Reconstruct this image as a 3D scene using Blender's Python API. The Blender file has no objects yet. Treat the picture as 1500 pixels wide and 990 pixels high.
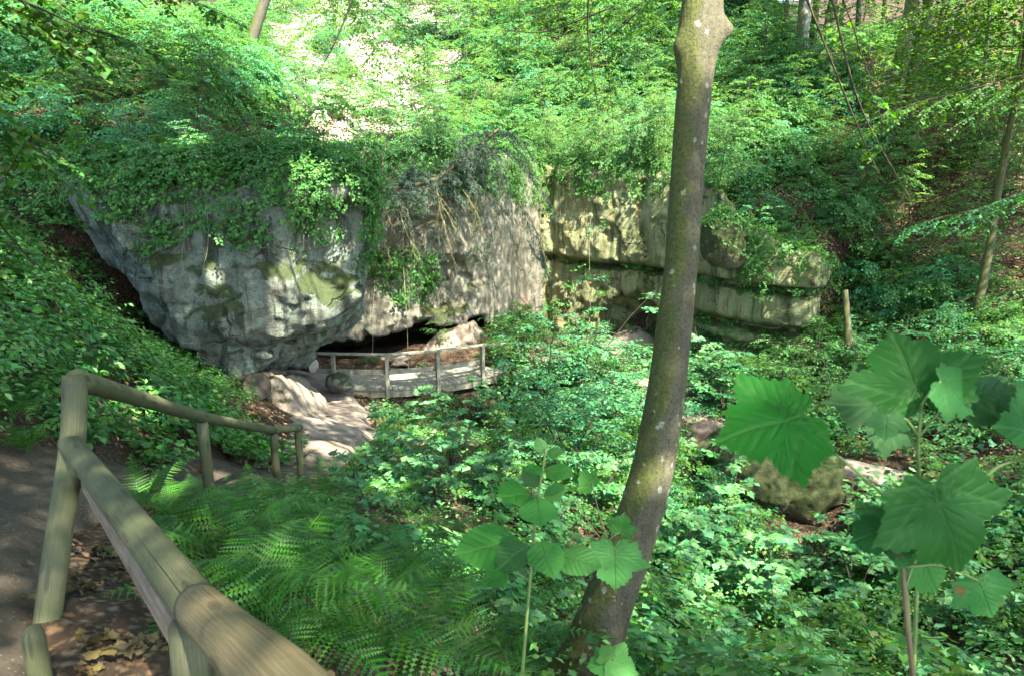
SKY_STR, SUN_STR, EXPO = .14, 4.5, 3.3
DENS = 2.2
import bpy, math, random
import numpy as np
from mathutils import Vector, Matrix, Quaternion

SC = bpy.context.scene
COL = SC.collection
R = math.radians

# ------------------------------------------------------------------ camera model
F = 1000.0
PITCH = R(13.0)
CP, SP = math.cos(PITCH), math.sin(PITCH)

def W(px, py, d):
    """world point seen at photo pixel (px, py) at depth d metres along the view axis"""
    xc, yc = (px - 750) / F * d, (py - 495) / F * d
    return np.array([xc, d * CP - yc * SP, -(yc * CP + d * SP)])

def pix(p):
    p = np.asarray(p, float)
    d = p[..., 1] * CP - p[..., 2] * SP
    b = p[..., 1] * SP + p[..., 2] * CP
    d2 = np.where(np.abs(d) < 1e-6, 1e-6, d)
    return 750 + F * p[..., 0] / d2, 495 - F * b / d2, d

SUN = np.array([0.30, -0.52, 0.80]); SUN = SUN / np.linalg.norm(SUN)

# ------------------------------------------------------------------ object helpers
def tag(o, label=None, cat=None, group=None, kind=None):
    if label: o['label'] = label
    if cat: o['category'] = cat
    if group: o['group'] = group
    if kind: o['kind'] = kind
    return o

def empty(name, loc=(0, 0, 0), rz=0.0, label=None, cat=None, group=None):
    o = bpy.data.objects.new(name, None)
    o.empty_display_size = 0.2
    COL.objects.link(o)
    o.location = [float(v) for v in loc]
    o.rotation_euler = (0, 0, rz)
    return tag(o, label, cat, group)

def copy_tree(o, parent=None):
    c = o.copy()
    COL.objects.link(c)
    c.parent = parent
    if parent is not None:
        c.matrix_parent_inverse = Matrix.Identity(4)
    for ch in list(o.children):
        copy_tree(ch, c)
    return c

def place(o, loc, rz=0, s=1.0, label=None, cat=None, group=None, tilt=(0, 0)):
    o.location = [float(v) for v in loc]
    o.rotation_euler = (tilt[0], tilt[1], rz)
    o.scale = (s, s, s) if not hasattr(s, '__len__') else s
    return tag(o, label, cat, group)

def mesh_arr(name, verts, faces_list, mats=(), smooth=True, uv=None, mat_idx=None, attrs=None):
    """faces_list: list of int arrays (n,k)"""
    me = bpy.data.meshes.new(name)
    verts = np.ascontiguousarray(verts, np.float32)
    fl = [np.ascontiguousarray(f, np.int32) for f in faces_list if len(f)]
    nl = sum(f.size for f in fl); nf = sum(len(f) for f in fl)
    me.vertices.add(len(verts)); me.vertices.foreach_set('co', verts.ravel())
    me.loops.add(nl); me.polygons.add(nf)
    li = np.concatenate([f.ravel() for f in fl]) if fl else np.zeros(0, np.int32)
    me.loops.foreach_set('vertex_index', li)
    tot = np.concatenate([np.full(len(f), f.shape[1], np.int32) for f in fl])
    st = np.concatenate([[0], np.cumsum(tot)[:-1]]).astype(np.int32)
    me.polygons.foreach_set('loop_start', st)
    me.polygons.foreach_set('loop_total', tot)
    me.polygons.foreach_set('use_smooth', np.full(nf, bool(smooth)))
    if mat_idx is not None:
        me.polygons.foreach_set('material_index', np.asarray(mat_idx, np.int32))
    for m in mats: me.materials.append(m)
    me.update(calc_edges=True)
    if uv is not None:
        l = me.uv_layers.new(name='UVMap')
        l.data.foreach_set('uv', np.ascontiguousarray(np.asarray(uv)[li], np.float32).ravel())
    if attrs:
        for k, v in attrs.items():
            a = me.attributes.new(k, 'FLOAT', 'POINT')
            a.data.foreach_set('value', np.ascontiguousarray(v, np.float32))
    return me

def obj(name, me, parent=None, loc=None):
    o = bpy.data.objects.new(name, me)
    COL.objects.link(o)
    if parent is not None: o.parent = parent
    if loc is not None: o.location = [float(v) for v in loc]
    return o

class MB:
    """collects verts / faces / uvs"""
    def __init__(s): s.v, s.f, s.uv, s.n = [], {}, [], 0
    def add(s, v, faces, uv=None):
        v = np.asarray(v, float)
        for f in faces:
            f = np.asarray(f, int)
            if f.size: s.f.setdefault(f.shape[1], []).append(f + s.n)
        s.v.append(v); s.n += len(v)
        s.uv.append(np.asarray(uv, float) if uv is not None else np.zeros((len(v), 2)))
        return s
    def mesh(s, name, mats, smooth=True, off=(0, 0, 0)):
        return mesh_arr(name, np.concatenate(s.v) - np.asarray(off, float), [np.concatenate(x) for x in s.f.values()],
                        mats if isinstance(mats, (list, tuple)) else [mats], smooth, np.concatenate(s.uv))

def norm(v):
    v = np.asarray(v, float)
    return v / np.maximum(np.linalg.norm(v, axis=-1, keepdims=True), 1e-9)

def catmull(pts, n):
    pts = np.asarray(pts, float)
    if len(pts) < 3:
        t = np.linspace(0, 1, n)[:, None]
        return pts[0] * (1 - t) + pts[-1] * t
    P = np.vstack([2 * pts[0] - pts[1], pts, 2 * pts[-1] - pts[-2]])
    u = np.linspace(0, len(pts) - 1 - 1e-6, n)
    i = u.astype(int); t = (u - i)[:, None]
    a, b, c, d = P[i], P[i + 1], P[i + 2], P[i + 3]
    return .5 * (2 * b + (c - a) * t + (2 * a - 5 * b + 4 * c - d) * t ** 2 + (3 * b - a - 3 * c + d) * t ** 3)

def tube(path, rad, sides=8, cap=True, bump=None):
    """tube along path with radii; returns v, faces, uv (u around 0..1, v metres along)"""
    path = np.asarray(path, float); n = len(path)
    rad = np.broadcast_to(np.asarray(rad, float), (n,))
    tan = norm(np.gradient(path, axis=0))
    ref = np.array([0, 0, 1.0]) if abs(tan[0][2]) < .9 else np.array([1.0, 0, 0])
    side = norm(np.cross(tan[0], ref)); sides_l = [side]
    for i in range(1, n):
        side = norm(side - tan[i] * np.dot(side, tan[i])); sides_l.append(side)
    S = np.array(sides_l); U = np.cross(tan, S)
    ang = np.linspace(0, 2 * math.pi, sides, endpoint=False)
    rr = rad[:, None] * np.ones(sides)[None]
    if bump is not None: rr = rr * bump(path, ang)
    v = path[:, None] + rr[..., None] * (np.cos(ang)[None, :, None] * S[:, None] + np.sin(ang)[None, :, None] * U[:, None])
    v = v.reshape(-1, 3)
    L = np.concatenate([[0], np.cumsum(np.linalg.norm(np.diff(path, axis=0), axis=1))])
    au = np.abs(ang / math.pi - 1)
    uv = np.stack([np.tile(au, n), np.repeat(L, sides)], 1)
    i, j = np.meshgrid(np.arange(n - 1), np.arange(sides), indexing='ij')
    j2 = (j + 1) % sides
    q = np.stack([i * sides + j, i * sides + j2, (i + 1) * sides + j2, (i + 1) * sides + j], -1).reshape(-1, 4)
    faces = [q]
    if cap:
        c0, c1 = len(v), len(v) + 1
        v = np.vstack([v, path[0], path[-1]])
        uv = np.vstack([uv, [.5, 0], [.5, L[-1]]])
        a = np.arange(sides); b = (a + 1) % sides
        faces.append(np.stack([np.full(sides, c0), b, a], 1))
        m = (n - 1) * sides
        faces.append(np.stack([np.full(sides, c1), m + a, m + b], 1))
    return v, faces, uv

def beam(p, q, w, h, up=(0, 0, 1), bev=0.006):
    """box from p to q, w across, h along up; small chamfers"""
    p, q = np.asarray(p, float), np.asarray(q, float)
    t = norm(q - p); s = norm(np.cross(t, np.asarray(up, float))); u = np.cross(s, t)
    L = np.linalg.norm(q - p)
    a, b = w / 2, h / 2; c = min(bev, a * .4, b * .4)
    sec = [(-a + c, -b), (a - c, -b), (a, -b + c), (a, b - c), (a - c, b), (-a + c, b), (-a, b - c), (-a, -b + c)]
    v = []; uv = []
    for e, k in ((c, .0), (0, 1), (0, 1), (c, 0.0)):
        pass
    rings = [(0, .9), (c, 1), (L - c, 1), (L, .9)]
    for x, k in rings:
        for (y, z) in sec:
            kk = 1 if k == 1 else 1 - c / max(a, b)
            v.append(p + t * x + s * y * kk + u * z * kk)
            uv.append((y + z, x))
    v = np.array(v); F4 = []
    for r in range(3):
        for j in range(8):
            j2 = (j + 1) % 8
            F4.append((r * 8 + j, r * 8 + j2, r * 8 + 8 + j2, r * 8 + 8 + j))
    caps = [tuple(range(7, -1, -1)), tuple(range(24, 32))]
    return v, [np.array(F4), np.array(caps)], np.array(uv)

# ------------------------------------------------------------------ noise (vectorised value noise)
def _hash(ix, iy, iz, seed):
    h = (ix.astype(np.uint32) * np.uint32(374761393) + iy.astype(np.uint32) * np.uint32(668265263)
         + iz.astype(np.uint32) * np.uint32(2246822519) + np.uint32((seed * 3266489917) & 0xffffffff))
    h ^= h >> np.uint32(13); h *= np.uint32(1274126177); h ^= h >> np.uint32(16)
    h *= np.uint32(2654435761); h ^= h >> np.uint32(15)
    return h.astype(np.float64) / 2147483648.0 - 1.0

_G = np.array([(1,1,0),(-1,1,0),(1,-1,0),(-1,-1,0),(1,0,1),(-1,0,1),(1,0,-1),(-1,0,-1),(0,1,1),(0,-1,1),(0,1,-1),(0,-1,-1)], float)
def vnoise(p, seed=0):
    """gradient noise, about -1..1"""
    p = np.asarray(p, float); sh = p.shape[:-1]; p = p.reshape(-1, 3)
    i = np.floor(p).astype(np.int64); f = p - i
    u = f * f * f * (f * (f * 6 - 15) + 10)
    out = np.zeros(len(p))
    for dx in (0, 1):
        wx = u[:, 0] if dx else 1 - u[:, 0]
        for dy in (0, 1):
            wy = u[:, 1] if dy else 1 - u[:, 1]
            for dz in (0, 1):
                wz = u[:, 2] if dz else 1 - u[:, 2]
                g = _G[((_hash(i[:, 0] + dx, i[:, 1] + dy, i[:, 2] + dz, seed) + 1) * 5.9999).astype(int)]
                out += wx * wy * wz * (g[:, 0] * (f[:, 0] - dx) + g[:, 1] * (f[:, 1] - dy) + g[:, 2] * (f[:, 2] - dz))
    return (out * 1.35).reshape(sh)

_ROT = np.array(Matrix.Rotation(.9, 3, Vector((.4, .7, .59)).normalized()))
def fbm(p, octv=4, seed=0, gain=.5):
    a, s, o = 1.0, 0, 0
    q = np.asarray(p, float)
    for k in range(octv):
        q = q @ _ROT
        o = o + a * vnoise(q * (2.03 ** k) + 17.3 * k, seed + k * 7); s += a; a *= gain
    return o / s

def fbm2(x, y, octv=4, seed=0):
    return fbm(np.stack([x, y, np.full_like(x, .37 + seed)], -1), octv, seed)

# ------------------------------------------------------------------ surface nets
def surface_nets(f, org, h):
    nx, ny, nz = f.shape
    cs = [(a, b, c) for a in (0, 1) for b in (0, 1) for c in (0, 1)]
    C = [f[a:nx - 1 + a, b:ny - 1 + b, c:nz - 1 + c] for a, b, c in cs]
    neg = sum((c < 0).astype(int) for c in C)
    mask = (neg > 0) & (neg < 8)
    ci = np.argwhere(mask)
    V = np.stack([c[mask] for c in C], 1)
    acc = np.zeros((len(ci), 3)); cnt = np.zeros(len(ci))
    for a in range(8):
        for b in range(a + 1, 8):
            da = np.array(cs[a]); db = np.array(cs[b])
            if np.abs(da - db).sum() != 1: continue
            m = (V[:, a] < 0) != (V[:, b] < 0)
            t = V[m, a] / (V[m, a] - V[m, b])
            acc[m] += da + (db - da) * t[:, None]; cnt[m] += 1
    verts = (ci + acc / cnt[:, None]) * h + np.asarray(org)
    idx = np.full(mask.shape, -1); idx[mask] = np.arange(len(ci))
    s = f < 0; quads = []
    for ax in range(3):
        sl0 = [slice(None)] * 3; sl1 = [slice(None)] * 3
        sl0[ax] = slice(0, -1); sl1[ax] = slice(1, None)
        cr = np.argwhere(s[tuple(sl0)] != s[tuple(sl1)])
        b, c = (ax + 1) % 3, (ax + 2) % 3
        ok = (cr[:, b] > 0) & (cr[:, c] > 0) & (cr[:, b] < f.shape[b] - 1) & (cr[:, c] < f.shape[c] - 1)
        cr = cr[ok]
        eb = np.eye(3, dtype=int)[b]; ec = np.eye(3, dtype=int)[c]
        g = lambda o: idx[tuple((cr - o).T)]
        q = np.stack([g(eb + ec), g(ec), g(0 * eb), g(eb)], 1)
        fl = ~s[tuple(cr.T)]
        q[fl] = q[fl][:, ::-1]
        quads.append(q)
    q = np.concatenate(quads)
    return verts, q[(q >= 0).all(1)]

def sd_poly(P, poly):
    """signed distance (neg inside) from 2-D points P (n,2) to polygon"""
    poly = np.asarray(poly, float); d = np.full(len(P), 1e18); inside = np.zeros(len(P), bool)
    for i in range(len(poly)):
        a, b = poly[i - 1], poly[i]
        e = b - a; w = P - a
        t = np.clip((w @ e) / max(e @ e, 1e-12), 0, 1)
        dd = w - t[:, None] * e
        d = np.minimum(d, (dd * dd).sum(1))
        c1 = (a[1] > P[:, 1]) != (b[1] > P[:, 1])
        with np.errstate(divide='ignore', invalid='ignore'):
            x = (b[0] - a[0]) * (P[:, 1] - a[1]) / (b[1] - a[1]) + a[0]
        inside ^= c1 & (P[:, 0] < x)
    return np.where(inside, -1, 1) * np.sqrt(d)

def smin(a, b, k):
    h = np.clip(.5 + .5 * (b - a) / k, 0, 1)
    return b * (1 - h) + a * h - k * h * (1 - h)
def smax(a, b, k): return -smin(-a, -b, k)
def sstep(a, b, x):
    t = np.clip((x - a) / (b - a), 0, 1); return t * t * (3 - 2 * t)

# ------------------------------------------------------------------ material helpers
class NT:
    def __init__(s, name):
        s.m = bpy.data.materials.new(name); s.m.use_nodes = True
        s.t = s.m.node_tree; s.t.nodes.clear()
        s.out = s.t.nodes.new('ShaderNodeOutputMaterial')
    def n(s, typ, props=None, **inp):
        nd = s.t.nodes.new('ShaderNode' + typ)
        for k, v in (props or {}).items(): setattr(nd, k, v)
        for k, v in inp.items(): s.set(nd, k, v)
        return nd
    def set(s, nd, k, v):
        key = int(k[1:]) if k[0] == 'i' and k[1:].isdigit() else k.replace('_', ' ')
        sock = nd.inputs[key]
        if isinstance(v, bpy.types.NodeSocket): s.t.links.new(v, sock)
        elif isinstance(v, bpy.types.Node): s.t.links.new(v.outputs[0], sock)
        else:
            if hasattr(v, '__len__') and len(v) == 3 and sock.type == 'RGBA': v = (*v, 1)
            sock.default_value = v
    def math(s, op, a, b=0.0, clamp=False):
        nd = s.n('Math', {'operation': op, 'use_clamp': clamp}); s.set(nd, 'i0', a); s.set(nd, 'i1', b); return nd.outputs[0]
    def mix(s, fac, a, b, mode='MIX'):
        nd = s.t.nodes.new('ShaderNodeMix'); nd.data_type = 'RGBA'; nd.blend_type = mode
        s.set(nd, 'i0', fac); s.set(nd, 'i6', a); s.set(nd, 'i7', b); return nd.outputs[2]
    def ramp(s, fac, stops, interp='LINEAR'):
        nd = s.t.nodes.new('ShaderNodeValToRGB'); s.set(nd, 'Fac', fac)
        cr = nd.color_ramp; cr.interpolation = interp
        while len(cr.elements) < len(stops): cr.elements.new(0.5)
        for e, (p, c) in zip(cr.elements, stops):
            e.position = p
            e.color = (c, c, c, 1) if not hasattr(c, '__len__') else (*c, 1)
        return nd.outputs[0]
    def noise(s, vec, scale, detail=4, rough=.55, dist=0.0):
        nd = s.n('TexNoise', None, Scale=scale, Detail=detail, Roughness=rough, Distortion=dist)
        if vec is not None: s.set(nd, 'Vector', vec)
        return nd.outputs[0]
    def mapv(s, vec, scale=(1, 1, 1), rot=(0, 0, 0), loc=(0, 0, 0)):
        nd = s.n('Mapping'); s.set(nd, 'Vector', vec)
        nd.inputs['Scale'].default_value = scale; nd.inputs['Rotation'].default_value = rot; nd.inputs['Location'].default_value = loc
        return nd.outputs[0]
    def pos(s): return s.n('NewGeometry').outputs['Position']
    def objco(s): return s.n('TexCoord').outputs['Object']
    def done(s, shader): s.t.links.new(shader if isinstance(shader, bpy.types.NodeSocket) else shader.outputs[0], s.out.inputs['Surface']); return s.m

def leaf_mat(name, col, tr=None, tfac=.38, rough=.58, vein=False, spec=.16, spots=None, hue=.035):
    t = NT(name)
    tr = tr or (col[0] * 1.9, col[1] * 1.75, col[2] * .8)
    g = t.n('NewGeometry'); oi = t.n('ObjectInfo')
    r1 = g.outputs['Random Per Island']; r2 = oi.outputs['Random']
    r = t.math('FRACT', t.math('ADD', r1, t.math('MULTIPLY', r2, 7.13)))
    def var(c, rr):
        h = t.n('HueSaturation', None, Color=c)
        t.set(h, 'Hue', t.math('ADD', t.math('MULTIPLY', rr, hue * 2), .5 - hue))
        t.set(h, 'Saturation', t.math('ADD', t.math('MULTIPLY', t.math('FRACT', t.math('MULTIPLY', rr, 5.7)), .35), .88))
        t.set(h, 'Value', t.math('ADD', t.math('MULTIPLY', t.math('FRACT', t.math('MULTIPLY', rr, 13.3)), .8), .6))
        return h.outputs[0]
    cd = var(col, r); ct = var(tr, r)
    if vein:
        at = t.n('Attribute', {'attribute_name': 'vein'}).outputs['Fac']
        cd = t.mix(t.math('MULTIPLY', at, .45), cd, (col[0] * 2.6 + .03, col[1] * 1.9, col[2] * 2.0))
        ct = t.mix(t.math('MULTIPLY', at, .5), ct, (tr[0] * .5, tr[1] * .55, tr[2] * .5))
        nz = t.noise(t.objco(), 25, 3)
        cd = t.mix(t.math('MULTIPLY', nz, .35), cd, (col[0] * .6, col[1] * .65, col[2] * .6))
    if spots:
        v = t.n('TexNoise', None, Scale=spots, Detail=2.0); t.set(v, 'Vector', t.objco())
        m = t.ramp(v.outputs[0], [(.70, 0), (.725, .8)])
        cd = t.mix(m, cd, (.16, .085, .03)); ct = t.mix(m, ct, (.1, .05, .02))
    p = t.n('BsdfPrincipled', None, Base_Color=cd, Roughness=rough, Specular_IOR_Level=spec)
    tl = t.n('BsdfTranslucent', None, Color=ct)
    mx = t.n('MixShader', None, Fac=tfac); t.set(mx, 'i1', p); t.set(mx, 'i2', tl)
    return t.done(mx)

def bark_mat(name, base, dark, moss=.0, lichen=0.0, scale=1.0, moss_dir=(-1, -.3, .2)):
    t = NT(name); o = t.objco()
    n1 = t.noise(t.mapv(o, (9 * scale, 9 * scale, 1.6 * scale)), 2.0, 6, .6)
    n2 = t.noise(o, 3.5, 3)
    c = t.mix(t.ramp(n1, [(.3, 0), (.7, 1)]), dark, base)
    c = t.mix(t.ramp(n2, [(.35, 0), (.65, .6)]), c, tuple(x * .62 for x in base))
    if moss:
        nm = t.n('NewGeometry').outputs['Normal']
        dt = t.n('VectorMath', {'operation': 'DOT_PRODUCT'}); t.set(dt, 'i0', nm); dt.inputs[1].default_value = moss_dir
        k = t.math('ADD', t.math('MULTIPLY', dt.outputs['Value'], .45), t.math('MULTIPLY', t.noise(o, 5, 5, .65), 1.0))
        k = t.ramp(t.math('ADD', k, moss - .5), [(.42, 0), (.62, 1)])
        c = t.mix(k, c, t.mix(t.noise(o, 45, 3), (.025, .032, .008), (.085, .09, .022)))
    if lichen:
        v = t.n('TexVoronoi', {'feature': 'F1'}, Scale=15.0); t.set(v, 'Vector', t.mapv(t.n('VectorMath', {'operation': 'ADD'}, i0=o).outputs[0], (1, 1, .75)))
        dn = t.math('ADD', v.outputs['Distance'], t.math('MULTIPLY', t.math('SUBTRACT', t.noise(o, 32, 4), .5), .6))
        rnd = t.math('MULTIPLY', t.n('SeparateColor', None, Color=v.outputs['Color']).outputs[0], .34)
        m = t.ramp(t.math('SUBTRACT', t.math('SUBTRACT', rnd, .34 - .34 * lichen), dn), [(0, 0), (.03, 1)])
        c = t.mix(t.math('MULTIPLY', m, t.math('ADD', t.math('MULTIPLY', t.noise(o, 60, 3), .6), .2)), c, (.25, .27, .215))
    c = t.mix(t.ramp(t.noise(o, 55 * scale, 4, .7), [(.36, .65), (.52, 0)]), c, tuple(x * .45 for x in dark))
    b = t.n('Bump', None, Strength=.8, Distance=.016); t.set(b, 'Height', t.math('ADD', n1, t.math('MULTIPLY', t.noise(o, 34 * scale, 5, .7), .9)))
    p = t.n('BsdfPrincipled', None, Base_Color=c, Roughness=.85, Specular_IOR_Level=.2, Normal=b)
    return t.done(p)

def wood_mat(name, base, dark, green=0.0, grain=1.0):
    """round / sawn timber, grain along uv.v"""
    t = NT(name)
    uv = t.n('UVMap').outputs[0]; o = t.objco()
    n1 = t.noise(t.mapv(uv, (10 * grain, 1.5, 1)), 3.0, 7, .68, 1.3)
    n2 = t.noise(t.mapv(uv, (3, 1.0, 1)), 2.6, 4, .6, 1.5)
    rings = t.n('TexWave', {'bands_direction': 'X'}, Scale=2.6, Distortion=9.0, Detail=3.0, Detail_Scale=.9); t.set(rings, 'Vector', t.mapv(uv, (2.4, .8, 1)))
    c = t.mix(t.ramp(n1, [(.3, 0), (.68, 1)]), dark, base)
    c = t.mix(t.math('MULTIPLY', t.ramp(rings.outputs[1], [(.2, 1), (.5, 0)]), .6), c, dark)
    c = t.mix(t.ramp(n2, [(.45, 0), (.75, .55)]), c, tuple(x * .6 for x in base))
    if green:
        c = t.mix(t.math('MULTIPLY', t.ramp(t.noise(o, 6, 4), [(.3, .3), (.65, 1)]), green), c, (.075, .095, .028))
    kv = t.n('TexVoronoi', {'voronoi_dimensions': '2D'}, Scale=1.0, Randomness=1.0); t.set(kv, 'Vector', t.mapv(uv, (1.6, 2.3, 1)))
    km = t.ramp(kv.outputs['Distance'], [(.03, 1), (.06, .6), (.075, .9), (.13, 0)])
    c = t.mix(t.math('MULTIPLY', km, .8), c, tuple(x * .55 for x in dark))
    dirt = t.ramp(t.noise(o, 9, 6, .7), [(.5, 0), (.68, 1)])
    c = t.mix(t.math('MULTIPLY', dirt, .5), c, (.04, .038, .024))
    cr = t.ramp(t.noise(t.mapv(uv, (9, .38, 1)), 2.0, 3, .55, .5), [(.66, 0), (.685, 1)])
    c = t.mix(t.math('MULTIPLY', cr, .8), c, tuple(x * .25 for x in dark))
    b = t.n('Bump', None, Strength=.6, Distance=.006); t.set(b, 'Height', t.math('SUBTRACT', t.math('ADD', n1, t.math('MULTIPLY', t.noise(o, 70, 3), .4)), t.math('MULTIPLY', cr, 1.6)))
    p = t.n('BsdfPrincipled', None, Base_Color=c, Roughness=.72, Specular_IOR_Level=.25, Normal=b)
    return t.done(p)

def rock_mat(name, light, mid, dark, moss=.3, streak=.5, teal=.2, sx=1.0, ochre=0.0, bed=.3):
    t = NT(name); o = t.pos()
    big = t.noise(o, .55 * sx, 5, .6); med = t.noise(o, 2.2 * sx, 6, .65); fine = t.noise(o, 16, 5, .7)
    st = t.noise(t.mapv(o, (3.2, 3.2, .22)), 1.0, 7, .68, .5)
    st2 = t.noise(t.mapv(o, (5.5, 5.5, .3), loc=(3, 7, 1)), 1.0, 4, .6, .2)
    c = t.mix(t.ramp(med, [(.33, 0), (.66, 1)]), mid, light)
    c = t.mix(t.math('MULTIPLY', t.ramp(big, [(.42, 0), (.62, 1)]), .6), c, tuple(x * .6 for x in mid))
    if ochre: c = t.mix(t.math('MULTIPLY', t.ramp(st2, [(.5, 0), (.66, 1)]), ochre), c, (.20, .12, .045))
    if teal:
        k = t.math('MULTIPLY', t.ramp(t.math('ADD', t.math('MULTIPLY', fine, .6), t.math('MULTIPLY', med, .5)), [(.5, 0), (.66, 1)]), teal)
        c = t.mix(k, c, (.185, .265, .195))
    k = t.math('MULTIPLY', t.ramp(st, [(.50, 0), (.60, 1)]), streak)
    c = t.mix(k, c, dark)
    nz = t.n('SeparateXYZ', None); t.set(nz, 'Vector', t.n('NewGeometry').outputs['Normal'])
    mz = t.math('MULTIPLY', nz.outputs[2], .35)
    ms = t.math('ADD', t.math('ADD', t.noise(o, 1.1 * sx, 6, .68), mz), moss - .5)
    ms = t.math('ADD', ms, t.math('MULTIPLY', t.math('SUBTRACT', fine, .5), .22)); mk = t.ramp(ms, [(.52, 0), (.60, 1)])
    mosscol = t.mix(t.noise(o, 26, 4), (.016, .026, .005), (.050, .072, .013))
    c = t.mix(t.math('MULTIPLY', mk, .9), c, mosscol)
    # grain, crusty lichen specks, cracks
    gr = t.noise(o, 70, 3, .7)
    c = t.mix(t.ramp(gr, [(.35, .5), (.55, 0)]), c, tuple(x * .45 for x in mid))
    lv = t.n('TexVoronoi', None, Scale=21.0); t.set(lv, 'Vector', o)
    lm = t.math('MULTIPLY', t.math('LESS_THAN', t.math('ADD', lv.outputs['Distance'], t.math('MULTIPLY', fine, .5)), t.math('MULTIPLY', t.ramp(big, [(.4, 0), (.62, 1)]), .55)), min(1.0, .25 + teal))
    c = t.mix(t.math('MULTIPLY', lm, .3), c, tuple(min(.5, x * 1.25) for x in light))
    wv = t.n('TexNoise', None, Scale=1.6, Detail=4.0); t.set(wv, 'Vector', o)
    wo = t.n('VectorMath', {'operation': 'MULTIPLY_ADD'}); t.set(wo, 'i0', wv.outputs['Color']); wo.inputs[1].default_value = (.55, .55, .55); t.set(wo, 'i2', o)
    ck = t.n('TexVoronoi', {'feature': 'DISTANCE_TO_EDGE'}, Scale=.75); t.set(ck, 'Vector', t.mapv(wo.outputs[0], (.8, .8, 1.5)))
    ckm = t.ramp(ck.outputs['Distance'], [(.006, 1), (.022, 0)])
    ckm = t.math('MULTIPLY', ckm, t.ramp(t.noise(o, 1.1, 3), [(.56, 0), (.66, .8)]))
    c = t.mix(t.math('MULTIPLY', ckm, .85), c, tuple(x * .4 for x in dark))
    # tiny pits
    pit = t.ramp(t.noise(o, 34, 3), [(.26, 1), (.36, 0)])
    c = t.mix(t.math('MULTIPLY', pit, .55), c, tuple(x * .35 for x in dark))
    bedn = t.noise(t.mapv(o, (.5, .5, 7.0)), 1.0, 4, .6)
    hgt = t.math('ADD', t.math('MULTIPLY', med, .8), t.math('MULTIPLY', fine, .28))
    hgt = t.math('ADD', hgt, t.math('MULTIPLY', bedn, bed))
    hgt = t.math('ADD', hgt, t.math('MULTIPLY', t.math('MULTIPLY', mk, t.noise(o, 60, 3)), .4))
    hgt = t.math('SUBTRACT', hgt, t.math('MULTIPLY', pit, .25))
    hgt = t.math('ADD', hgt, t.math('MULTIPLY', gr, .10))
    hgt = t.math('SUBTRACT', hgt, t.math('MULTIPLY', ckm, .9))
    hgt = t.math('ADD', hgt, t.math('MULTIPLY', t.noise(o, 6.5, 6, .75), .7))
    b = t.n('Bump', None, Strength=.9, Distance=.10); t.set(b, 'Height', hgt)
    p = t.n('BsdfPrincipled', None, Base_Color=c, Roughness=.92, Specular_IOR_Level=.18, Normal=b)
    return t.done(p)

def ground_mat(name, soil, litter=1.0, pale=(.125, .092, .064), green=0.0):
    t = NT(name); o = t.pos()
    n1 = t.noise(o, 1.3, 5, .6); n2 = t.noise(o, 14, 5, .65)
    c = t.mix(t.ramp(n2, [(.3, 0), (.7, 1)]), tuple(x * .55 for x in soil), tuple(x * 1.35 for x in soil))
    h = n2
    if litter:
        wob = t.n('TexNoise', None, Scale=9.0, Detail=3.0); t.set(wob, 'Vector', o)
        ov = t.n('VectorMath', {'operation': 'MULTIPLY_ADD'}); t.set(ov, 'i0', wob.outputs['Color']); ov.inputs[1].default_value = (.09, .09, .09); t.set(ov, 'i2', o)
        v = t.n('TexVoronoi', {'distance': 'MANHATTAN'}, Scale=24.0); t.set(v, 'Vector', ov.outputs[0])
        rnd = t.n('SeparateColor', None, Color=v.outputs['Color']).outputs[0]
        lc = t.ramp(rnd, [(0, (.055, .030, .015)), (.35, (.13, .075, .04)), (.7, tuple(x * .7 for x in pale)), (1, pale)])
        lc = t.mix(t.ramp(v.outputs['Distance'], [(.3, 0), (.8, .85)]), lc, (.02, .014, .009))
        k = t.ramp(t.math('ADD', n1, t.math('MULTIPLY', rnd, .25)), [(.42 - .2 * litter, 0), (.62 - .2 * litter, 1)])
        c = t.mix(k, c, lc); h = t.math('ADD', t.math('MULTIPLY', n2, .4), t.math('MULTIPLY', rnd, 1.0))
    if green:
        c = t.mix(t.math('MULTIPLY', t.ramp(t.noise(o, .8, 5), [(.45, 0), (.6, 1)]), green), c, (.045, .065, .018))
    b = t.n('Bump', None, Strength=.7, Distance=.025); t.set(b, 'Height', h)
    p = t.n('BsdfPrincipled', None, Base_Color=c, Roughness=.95, Specular_IOR_Level=.12, Normal=b)
    return t.done(p)

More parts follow.
